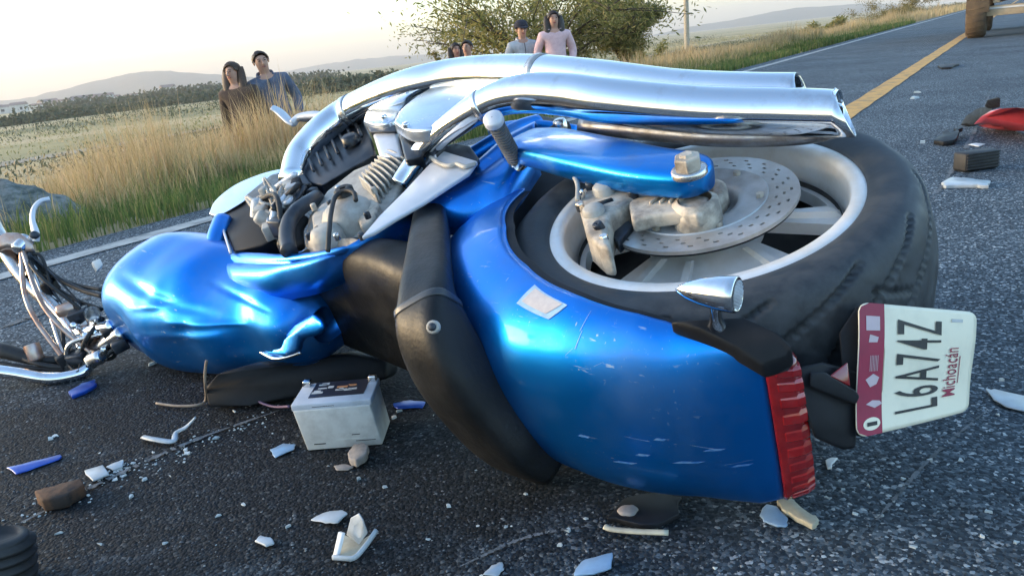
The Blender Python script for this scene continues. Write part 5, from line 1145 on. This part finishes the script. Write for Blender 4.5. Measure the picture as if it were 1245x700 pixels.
b_ = (1.188,19.805,0.466)
tree('feathery_tree', (b_[0], b_[1], -.9), 2.85, 7.4, 'wide feathery olive brown tree behind the people', seed=2, nl=17000, lsize=.062, nb=26, trunk_r=.10, low=.30)
b_ = (3.405,20.786,0.255)
tree('feathery_tree', (b_[0], b_[1], -.9), 3.0, 2.9, 'dense right hand tree of the pair behind the people', seed=8, nl=16000, lsize=.05, nb=14, trunk_r=.08, low=.2)
b_ = (-1.509,17.665,0.305)
tree('low_bush', (b_[0], b_[1], -.95), 1.35, 1.7, 'low yellow green bush at left of the feathery tree', seed=5, nl=9000, lsize=.05, leaf='leaf_yellow', nb=12, trunk_r=.04, low=.1)
for k, (u_px, hh, ww, lab) in enumerate((((5.937,31.336,0.579), 1.5, 2.2, 'rusty low shrub just left of the utility pole'), ((44.826,93.942,0.243), 3.2, 9., 'pale yellow shrub at the far end of the road'), ((53.438,104.397,0.255), 4.2, 9., 'taller yellow tree at the far end of the road'), ((25.195,62.545,0.102), 1.6, 4.5, 'reddish shrub on the far verge below the hills'))):
    tree('low_bush', (u_px[0], u_px[1], min(-.1, at_ground(u_px[0], u_px[1]))), hh, ww, lab, seed=20 + k, nl=5000, lsize=.07 + .03 * k, leaf='leaf_yellow' if k in (1, 2) else 'leaf', nb=9, trunk_r=.05, low=.1)

# far treelines: countless crowns along the plain, and a few that stand out
def treeline(name, pts, n, h, m, label, seed):
    g = np.random.default_rng(seed); C = crv(pts, 400); V = []; k = g.integers(0, 400, n)
    c = C[k] + g.normal(0, 1, (n, 3)) * np.array([h * .8, h * 1.6, 0]); 
    q = RN[0] * c[:, 0] + RN[1] * c[:, 1]; t = RD[0] * c[:, 0] + RD[1] * c[:, 1]; z0 = np.interp(EDGE - .28 - q, SX, SZ)
    hh = h * (.55 + .45 * np.abs(np.sin(k * .11 + np.sin(k * .037) * 3))) * g.uniform(.4, 1.05, n)
    c[:, 2] = z0 + hh * g.uniform(.05, 1, n)
    d1 = g.normal(0, 1, (n, 3)); d1 /= np.linalg.norm(d1, axis=1)[:, None]; d2 = np.cross(d1, g.normal(0, 1, (n, 3))); d2 /= np.linalg.norm(d2, axis=1)[:, None]
    L = h * .14 * g.uniform(.6, 1.4, n)[:, None]
    Q = np.stack([c - d1 * L, c + d2 * L * .7, c + d1 * L, c - d2 * L * .7], 1)
    o = big(name, Q.reshape(-1, 3), np.arange(n * 4), 4, m); o['category'] = 'trees'
    return stuff(o, label)
treeline('far_treeline', [(-117.742,154.918,-5.456), (-99.003,165.452,-5.185), (-91.032,176.003,-4.856), (-79.585,186.420,-4.971), (-62.333,196.845,-5.056)], 9000, 2.6, 'leaf_dark', 'dark band of scrub across the plain at left', 1)
treeline('far_treeline', [(-183.215,342.634,-6.801), (-149.916,353.343,-5.953), (-128.977,363.645,-6.444), (-102.823,374.052,-6.591), (-72.948,374.176,-6.183)], 9000, 5., 'leaf_dark', 'dark line of far trees below the left hills', 2)
treeline('far_treeline', [(-29.128,134.846,-2.722), (-23.214,140.157,-2.441), (-15.371,145.353,-2.539), (-5.605,155.697,-2.893)], 8000, 2.6, 'leaf_dark', 'dark wood behind the man and the yellow green bush', 3)
treeline('far_treeline', [(-375.711,498.888,-8.500), (-329.302,519.412,-9.748), (-288.494,540.529,-9.043), (-240.163,540.091,-10.485)], 5000, 3.5, 'leaf_dark', 'thin far tree line around the pale houses', 4)
treeline('far_treeline', [(153.857,312.470,-2.883), (174.951,322.618,-3.883), (193.856,333.032,-4.005), (227.200,343.258,-4.747)], 4000, 2.2, 'leaf_dark', 'dark hedge where the road meets the horizon', 6)
def wl_(p): return np.interp(EDGE - .28 - (RN[0] * p[0] + RN[1] * p[1]), SX, SZ)
rg = np.random.default_rng(31)
HOUSES = [(-278.984,489.357,-5.470), (-262.100,478.911,-5.455), (-278.122,520.663,-5.629), (-260.054,499.783,-5.554), (-247.838,489.319,-5.597), (-251.297,510.086,-6.042), (-240.210,499.651,-5.989), (-243.037,520.265,-6.938), (-240.469,530.766,-6.776), (-290.926,499.651,-5.988), (-234.461,541.024,-7.412), (-210.348,540.650,-8.643), (-201.355,488.560,-8.094), (-236.624,447.438,-5.844), (-224.185,447.343,-6.159), (-301.857,499.674,-5.914), (-187.250,540.461,-9.264)]
house0 = None
for k, p in enumerate(HOUSES):
    w, d, h = 7.5, 6., 3.2
    if house0 is None:
        hs = empty('far_house', (p[0], p[1], float(wl_(p))), '', 'house', 'pale houses far across the plain'); house0 = hs
        obj('wall', *box((0, 0, h / 2), w, d, h), 'wall', hs, smooth=False)
        V = [(-w / 2 - .3, -d / 2 - .3, h), (w / 2 + .3, -d / 2 - .3, h), (w / 2 + .3, d / 2 + .3, h), (-w / 2 - .3, d / 2 + .3, h), (-w / 2 - .3, 0, h + 1.2), (w / 2 + .3, 0, h + 1.2)]
        obj('roof', V, [(0, 1, 5, 4), (2, 3, 4, 5), (0, 4, 3), (1, 2, 5), (3, 2, 1, 0)], 'roof', hs, smooth=False)
        for x in (-2, 2): obj('window', *box((x, -d / 2 - .02, 1.7), 1.2, .1, 1.2), 'window', hs, smooth=False)
    else:
        hs = house0.copy(); COL.objects.link(hs); hs.location = (p[0], p[1], float(wl_(p)))
        for c in house0.children:
            cc_ = c.copy(); COL.objects.link(cc_); cc_.parent = hs
    s_ = rg.uniform(.7, 1.3); hs.scale = (s_ * rg.uniform(.8, 1.6), s_, s_ * rg.uniform(.8, 1.2)); hs.rotation_euler = (0, 0, rg.uniform(-.4, .9))
    hs['label'] = 'tiny pale house in the far settlement below the left hill'

# ------------------------------------------------------------------ people on the embankment
def skin_obj(name, nodes, edges, m, parent, sub=2, root=0):
    """nodes: (xyz, radius or (rx, ry)); one continuous skinned surface."""
    me = bpy.data.meshes.new(name); me.from_pydata([n_[0] for n_ in nodes], edges, []); me.update()
    o = bpy.data.objects.new(name, me); COL.objects.link(o); o.parent = parent
    md = o.modifiers.new('skin', 'SKIN'); md.use_smooth_shade = True
    sv = me.skin_vertices[0].data
    for i, n_ in enumerate(nodes):
        r_ = n_[1] if isinstance(n_[1], tuple) else (n_[1], n_[1]); sv[i].radius = r_; sv[i].use_root = (i == root)
    sb_ = o.modifiers.new('sub', 'SUBSURF'); sb_.levels = sub; sb_.render_levels = sub
    me.materials.append(M[m]); return o
def person(label, base, yaw, H, top, legs, hair_m, hair='short', group='people watching from the embankment', head_yaw=0., head_tilt=0., arms='down', seed=0, sit=False, lean=0.):
    p = empty('person', tuple(base), label, 'person', group); p.rotation_euler = (0, rad(lean), yaw)      # faces -Y before yaw
    k = H / 1.70; g = np.random.default_rng(seed)
    dz = -.42 if sit else 0.
    def P_(x, y, z): return (x * k, y * k, (z + dz) * k)
    N = []; E = []
    def add(q, r_, par=None):
        N.append((P_(*q), r_ if not isinstance(r_, tuple) else tuple(a * k for a in r_)) if isinstance(r_, tuple) else (P_(*q), r_ * k)); i = len(N) - 1
        if par is not None: E.append((par, i))
        return i
    pel = add((0, 0, .94), (.15, .11)); wai = add((0, 0, 1.08), (.125, .095), pel); ch = add((0, .01, 1.26), (.15, .105), wai); sh_ = add((0, .01, 1.38), (.11, .085), ch)
    nk = add((0, 0, 1.455), .052, sh_); hd = add((0, -.015, 1.53), (.066, .078), nk); hd2 = add((0, -.01, 1.60), (.076, .092), hd); hd3 = add((0, 0, 1.655), (.058, .07), hd2)
    hands = []
    for s in (-1, 1):
        so = add((s * .175, .01, 1.37), .058, sh_)
        if arms == 'down': el = add((s * .235, .03, 1.12), .042, so); wr_ = add((s * .245, -.03, .88), .028, el); hn = add((s * .248, -.05, .80), (.024, .038), wr_); fd = (0, -.15, -1)
        elif arms == 'pockets': el = add((s * .265, .07, 1.13), .044, so); wr_ = add((s * .20, -.07, .95), .030, el); hn = add((s * .165, -.10, .89), (.024, .036), wr_); fd = (-s * .4, -.3, -.9)
        else: el = add((s * .22, -.03, 1.12), .042, so); wr_ = add((s * .06, -.19, 1.13), .030, el); hn = add((s * .0 - s * .02, -.2, 1.15), (.024, .036), wr_); fd = (-s, -.1, .2)
        f0 = np.array(N[hn][0]) / k - np.array([0, 0, dz]); fv = np.array(fd) / np.linalg.norm(fd); sv_ = np.cross(fv, (s, 0, 0) if abs(fv[0]) < .7 else (0, 1, 0)); sv_ /= np.linalg.norm(sv_) + 1e-9
        for q, ln_ in ((-1.5, .058), (-.5, .070), (.5, .074), (1.5, .064)):       # four fingers, unequal and bent
            b1 = add(tuple(f0 + fv * .04 + sv_ * q * .019), .0095, hn); b2 = add(tuple(f0 + fv * (.04 + ln_ * .55) + sv_ * q * .02 + np.array([0, -.008, 0])), .0085, b1); add(tuple(f0 + fv * (.04 + ln_ * .9) + sv_ * q * .02 + np.array([0, -.024, 0])), .007, b2)
        t1 = add(tuple(f0 + fv * .005 + sv_ * -.036), .0105, hn); add(tuple(f0 + fv * .042 + sv_ * -.055), .008, t1)
        if sit: hp_ = add((s * .10, -.02, .90), .085, pel); kn = add((s * .13, -.42, .96), .062, hp_); an_ = add((s * .12, -.44, .56), .042, kn); ft = add((s * .125, -.50, .50), (.042, .035), an_); add((s * .13, -.60, .465), (.04, .022), ft)
        else: hp_ = add((s * .09, 0, .86), .088, pel); kn = add((s * .10, -.01, .49), .060, hp_); an_ = add((s * .10, .01, .10), .040, kn); ft = add((s * .105, -.05, .05), (.042, .038), an_); add((s * .11, -.17, .03), (.04, .024), ft)
    body = skin_obj('body', N, E, 'skin', p)
    # clothes follow the body, a little wider
    N2 = [((P_(0, 0, .80)), (.185 * k, .145 * k)), (P_(0, 0, 1.08), (.158 * k, .122 * k)), (P_(0, .01, 1.26), (.172 * k, .128 * k)), (P_(0, .01, 1.385), (.145 * k, .115 * k)), (P_(0, .006, 1.462), (.078 * k, .078 * k))]; E2 = [(0, 1), (1, 2), (2, 3), (3, 4)]
    for s in (-1, 1):
        i = len(N2); N2.append((P_(s * .18, .01, 1.365), .075 * k)); E2.append((3, i))
        if arms == 'down': N2 += [(P_(s * .238, .03, 1.12), .060 * k), (P_(s * .246, -.025, .90), .046 * k)]
        elif arms == 'pockets': N2 += [(P_(s * .27, .07, 1.13), .062 * k), (P_(s * .21, -.06, .965), .048 * k)]
        else: N2 += [(P_(s * .222, -.03, 1.12), .060 * k), (P_(s * .08, -.175, 1.13), .046 * k)]
        E2 += [(i, i + 1), (i + 1, i + 2)]
    skin_obj('shirt', N2, E2, top, p)
    N3 = [(P_(0, 0, .96), (.160 * k, .12 * k))]; E3 = []
    for s in (-1, 1):
        i = len(N3)
        if sit: N3 += [(P_(s * .10, -.02, .90), .1 * k), (P_(s * .13, -.42, .965), .08 * k), (P_(s * .12, -.44, .62), .06 * k)]
        else: N3 += [(P_(s * .092, 0, .84), .105 * k), (P_(s * .10, -.01, .49), .082 * k), (P_(s * .10, .01, .13), .066 * k)]
        E3 += [(0, i), (i, i + 1), (i + 1, i + 2)]
    skin_obj('trousers', N3, E3, legs, p)
    # face: eyes, brows, nose, mouth, ears; hair of its own
    hz_ = (1.585 + dz) * k
    def fx(n_, v, f, m): return obj(n_, v, f, m, body)
    for s in (-1, 1):
        fx('eye', *blob((s * .030 * k, -.099 * k, hz_ + .012 * k), .012 * k, .006 * k, .006 * k, 10, 6), 'eye')
        fx('eyebrow', *tube([(s * .014 * k, -.104 * k, hz_ + .028 * k), (s * .030 * k, -.102 * k, hz_ + .034 * k), (s * .046 * k, -.092 * k, hz_ + .028 * k)], .004 * k, 6, 6), hair_m)
        fx('ear', *blob((s * .078 * k, .004 * k, hz_ + .004 * k), .010 * k, .020 * k, .030 * k, 10, 8), 'skin')
    fx('nose', *tube([(0, -.098 * k, hz_ + .018 * k), (0, -.112 * k, hz_ - .008 * k), (0, -.120 * k, hz_ - .022 * k), (0, -.098 * k, hz_ - .032 * k)], [.007 * k, .010 * k, .014 * k, .010 * k], 10, 8), 'skin')
    fx('mouth', *blob((0, -.096 * k, hz_ - .052 * k), .024 * k, .008 * k, .008 * k, 12, 6), 'lip')
    # hair: shell over the skull, open at the face
    V = []; Fc = []; c0 = np.array([0, .004, 1.605 + dz]) * k
    nu, nv = 28, 16
    for i in range(nv + 1):
        for j in range(nu):
            th = 2 * math.pi * j / nu; front = max(0, -math.sin(th))            # -Y is the face
            lim = rad({'long': 128, 'short': 100, 'bun': 100, 'cap': 92}[hair]); lim = lim * (1 - .60 * front ** 1.1) * (1 + .06 * math.sin(j * 5.1) + .05 * math.sin(j * 2.3 + 1))
            ph = lim * i / nv; w = 1 + .05 * math.sin(j * 3.3 + i * 1.7) + .03 * math.sin(j * 7.1)
            rx, ry, rz = .090 * k * w, (.106 + .012 * max(0, math.sin(th))) * k * w, (.094 + .006 * math.sin(j * 2.9)) * k
            q = c0 + np.array([rx * math.sin(ph) * math.cos(th), ry * math.sin(ph) * math.sin(th), rz * math.cos(ph)]); V.append(tuple(q))
    for i in range(nv):
        for j in range(nu): Fc.append((i * nu + j, (i + 1) * nu + j, (i + 1) * nu + (j + 1) % nu, i * nu + (j + 1) % nu))
    hr_ = obj('hair', V, Fc, hair_m, p, solid=.006 * k)
    if hair == 'long':
        for s in (-1, 1):
            obj('hair_lock', *tube([(s * .078 * k, .02 * k, (1.62 + dz) * k), (s * .092 * k, -.005 * k, (1.53 + dz) * k), (s * .098 * k, -.03 * k, (1.43 + dz) * k), (s * .09 * k, -.06 * k, (1.33 + dz) * k)], [(.03 * k, .05 * k), (.034 * k, .055 * k), (.032 * k, .05 * k), (.015 * k, .03 * k)], 14, 12), hair_m, hr_)
        obj('hair_lock', *tube([(0, .085 * k, (1.62 + dz) * k), (0, .10 * k, (1.5 + dz) * k), (0, .11 * k, (1.32 + dz) * k)], [(.07 * k, .04 * k), (.085 * k, .04 * k), (.05 * k, .02 * k)], 12, 12, ref=(1, 0, 0)), hair_m, hr_)
    if hair == 'bun': obj('hair_bun', *blob((0, .105 * k, (1.665 + dz) * k), .036 * k, .045 * k, .036 * k, 14, 10, .05, 3), hair_m, hr_)
    if hair == 'cap':
        cp = obj('cap', *lathe([(.002, .105), (.05, .098), (.085, .07), (.102, .02), (.104, -.005), (.098, -.006)], 28, center=(0, .004 * k, (1.625 + dz) * k)), 'dark_cloth', p)
        obj('cap_peak', *tube([(0, -.085 * k, (1.625 + dz) * k), (0, -.13 * k, (1.62 + dz) * k), (0, -.165 * k, (1.605 + dz) * k)], [(.085 * k, .008), (.075 * k, .007), (.045 * k, .006)], 10, 14, ref=(1, 0, 0)), 'dark_cloth', cp)
    if top in ('grey_cloth', 'blue_cloth'):
        obj('collar', *tube([(-.075 * k, -.045 * k, (1.42 + dz) * k), (-.08 * k, .05 * k, (1.455 + dz) * k), (0, .085 * k, (1.465 + dz) * k), (.08 * k, .05 * k, (1.455 + dz) * k), (.075 * k, -.045 * k, (1.42 + dz) * k)], [(.012 * k, .03 * k)] * 5, 20, 10), top, p)
        obj('zip', *tube([(0, -.105 * k, (1.40 + dz) * k), (0, -.138 * k, (1.26 + dz) * k), (0, -.13 * k, (1.08 + dz) * k)], .006, 10, 6), 'label_dark', p)
    if top == 'pink':
        obj('hood', *tube([(-.085 * k, -.05 * k, (1.42 + dz) * k), (-.095 * k, .06 * k, (1.45 + dz) * k), (0, .105 * k, (1.46 + dz) * k), (.095 * k, .06 * k, (1.45 + dz) * k), (.085 * k, -.05 * k, (1.42 + dz) * k)], [(.025 * k, .035 * k)] * 5, 20, 10), top, p)
    for s in (-1, 1):
        if sit: continue
        obj('shoe', *tube([P_(s * .10, .04, .045), P_(s * .103, -.05, .05), P_(s * .11, -.19, .03)], [(.045 * k, .05 * k), (.05 * k, .05 * k), (.042 * k, .03 * k)], 12, 12), 'dark_cloth', p)
    return p
def stand(top, H):
    """Feet go where the bank is: the person's height decides how far down they stand."""
    return (top[0], top[1], top[2] - H)
person('woman with long brown hair and dark brown top in tall grass', stand((-2.535,8.602,0.745), 1.60), rad(-14), 1.60, 'brown_cloth', 'denim', 'brown_hair', 'long', arms='down', seed=1, lean=-5)
person('person with tied up dark hair and blue grey jacket looking aside', stand((-2.161,8.840,0.840), 1.66), rad(24), 1.66, 'blue_cloth', 'denim', 'hair', 'bun', arms='pockets', seed=2, lean=-9)
person('man in dark cap and light grey jacket before the tree', stand((0.489,11.897,0.927), 1.62), rad(14), 1.62, 'grey_cloth', 'denim', 'hair', 'cap', arms='pockets', seed=3)
person('person with dark hair in pale pink sweatshirt before the tree', stand((0.932,11.615,1.029), 1.66), rad(4), 1.66, 'pink', 'denim', 'hair', 'long', arms='pockets', seed=4)
person('dark haired person in dark clothes mostly hidden behind the exhaust', stand((-0.479,12.154,0.739), 1.50), rad(20), 1.50, 'dark_cloth', 'dark_cloth', 'hair', 'long', arms='down', seed=5)
person('dark haired person in red mostly hidden behind the exhaust', stand((-0.301,11.845,0.754), 1.52), rad(-20), 1.52, 'red_cloth', 'denim', 'hair', 'short', arms='down', seed=6)

# ------------------------------------------------------------------ truck parked up the right lane, mostly beyond the frame
tk0 = np.array((8.060,13.885,0.000)); yaw = math.atan2(RD[1], RD[0]) - math.pi / 2
trk = empty('truck', (tk0[0], tk0[1], 0), 'dusty cream truck standing on the right lane seen by its rear wheels', 'truck'); trk.rotation_euler = (0, 0, yaw)
def wheel_at(x, y, r_, w, m):
    pr_ = [(r_ * .55, -w / 2), (r_ * .92, -w / 2), (r_, -w * .38), (r_, w * .38), (r_ * .92, w / 2), (r_ * .55, w / 2)]
    o = obj('wheel', *lathe([(0, -w * .3), (r_ * .3, -w * .3), (r_ * .55, -w * .45), (r_ * .55, w * .45), (r_ * .3, w * .3), (0, w * .3)], 28, center=(x, y, r_), axis=(1, 0, 0)), 'truck_grey', trk)
    obj('tyre', *lathe(pr_, 40, center=(x, y, r_), axis=(1, 0, 0), close=True), m, o)
    for k in range(28):
        a = 2 * math.pi * k / 28
        obj('tread_lug', *tube([(x - w * .4, y + math.sin(a) * r_, r_ + math.cos(a) * r_), (x + w * .4, y + math.sin(a + .05) * r_, r_ + math.cos(a + .05) * r_)], .007, 2, 5), m, o)
    return o
wheel_at(.10, .43, .46, .30, 'truck_rubber'); wheel_at(1.12, .43, .46, .30, 'truck_grey')
wheel_at(.12, 3.6, .46, .24, 'truck_rubber'); wheel_at(1.10, 3.6, .46, .24, 'truck_rubber')
obj('axle', *tube([(.2, .43, .44), (1.0, .43, .44)], .06, 4, 12), 'truck_rubber', trk)
obj('rear_beam', *box((.60, .15, .42), .72, .12, .16), 'truck_paint', trk, bevel=.01)
obj('beam_edge', *box((.60, .085, .46), .70, .012, .03), 'wall', trk, bevel=.003)
obj('chassis_rail', *box((.38, 2.0, .62), .10, 3.9, .16), 'truck_paint', trk, bevel=.01); obj('chassis_rail', *box((.84, 2.0, .62), .10, 3.9, .16), 'truck_paint', trk, bevel=.01)
obj('cargo_bed', *box((.61, 1.6, 1.42), 1.5, 3.2, 1.1), 'truck_paint', trk, bevel=.02)
obj('tailgate', *box((.61, -.02, 1.40), 1.44, .05, 1.0), 'truck_paint', trk, bevel=.01)
obj('cab', *prism([(-.12, 3.25, .55), (-.12, 4.5, .55), (-.12, 4.5, 1.15), (-.12, 4.15, 1.85), (-.12, 3.25, 1.85)], (1.46, 0, 0)), 'truck_paint', trk, bevel=.04)
obj('window', *box((-.125, 3.75, 1.5), .02, .6, .45), 'window', trk, bevel=.01)
obj('mud_flap', *box((.12, -.02, .62), .34, .02, .42), 'truck_rubber', trk, bevel=.004)
for x in (-.02, 1.24): obj('tail_lamp', *box((x, -.055, .86), .12, .03, .08), 'dark_red', trk, bevel=.006)

# ------------------------------------------------------------------ evening haze over the plain
HZB = bpy.data.meshes.new('haze')
v, f = box((0, 1600, 12), 13000, 11500, 240); HZB.from_pydata(v, [], f); HZB.update()
hzo = bpy.data.objects.new('haze', HZB); COL.objects.link(hzo); hzo['kind'] = 'stuff'; hzo['label'] = 'thin evening haze over the plain'
hm = bpy.data.materials.new('haze'); hm.use_nodes = True; hn_ = hm.node_tree.nodes; hn_.remove(hn_['Principled BSDF'])
pv = hn_.new('ShaderNodeVolumePrincipled'); pv.inputs['Color'].default_value = (.95, .89, .84, 1); pv.inputs['Density'].default_value = .00034
pv.inputs['Anisotropy'].default_value = .2
hm.node_tree.links.new(pv.outputs[0], hn_['Material Output'].inputs['Volume']); HZB.materials.append(hm)
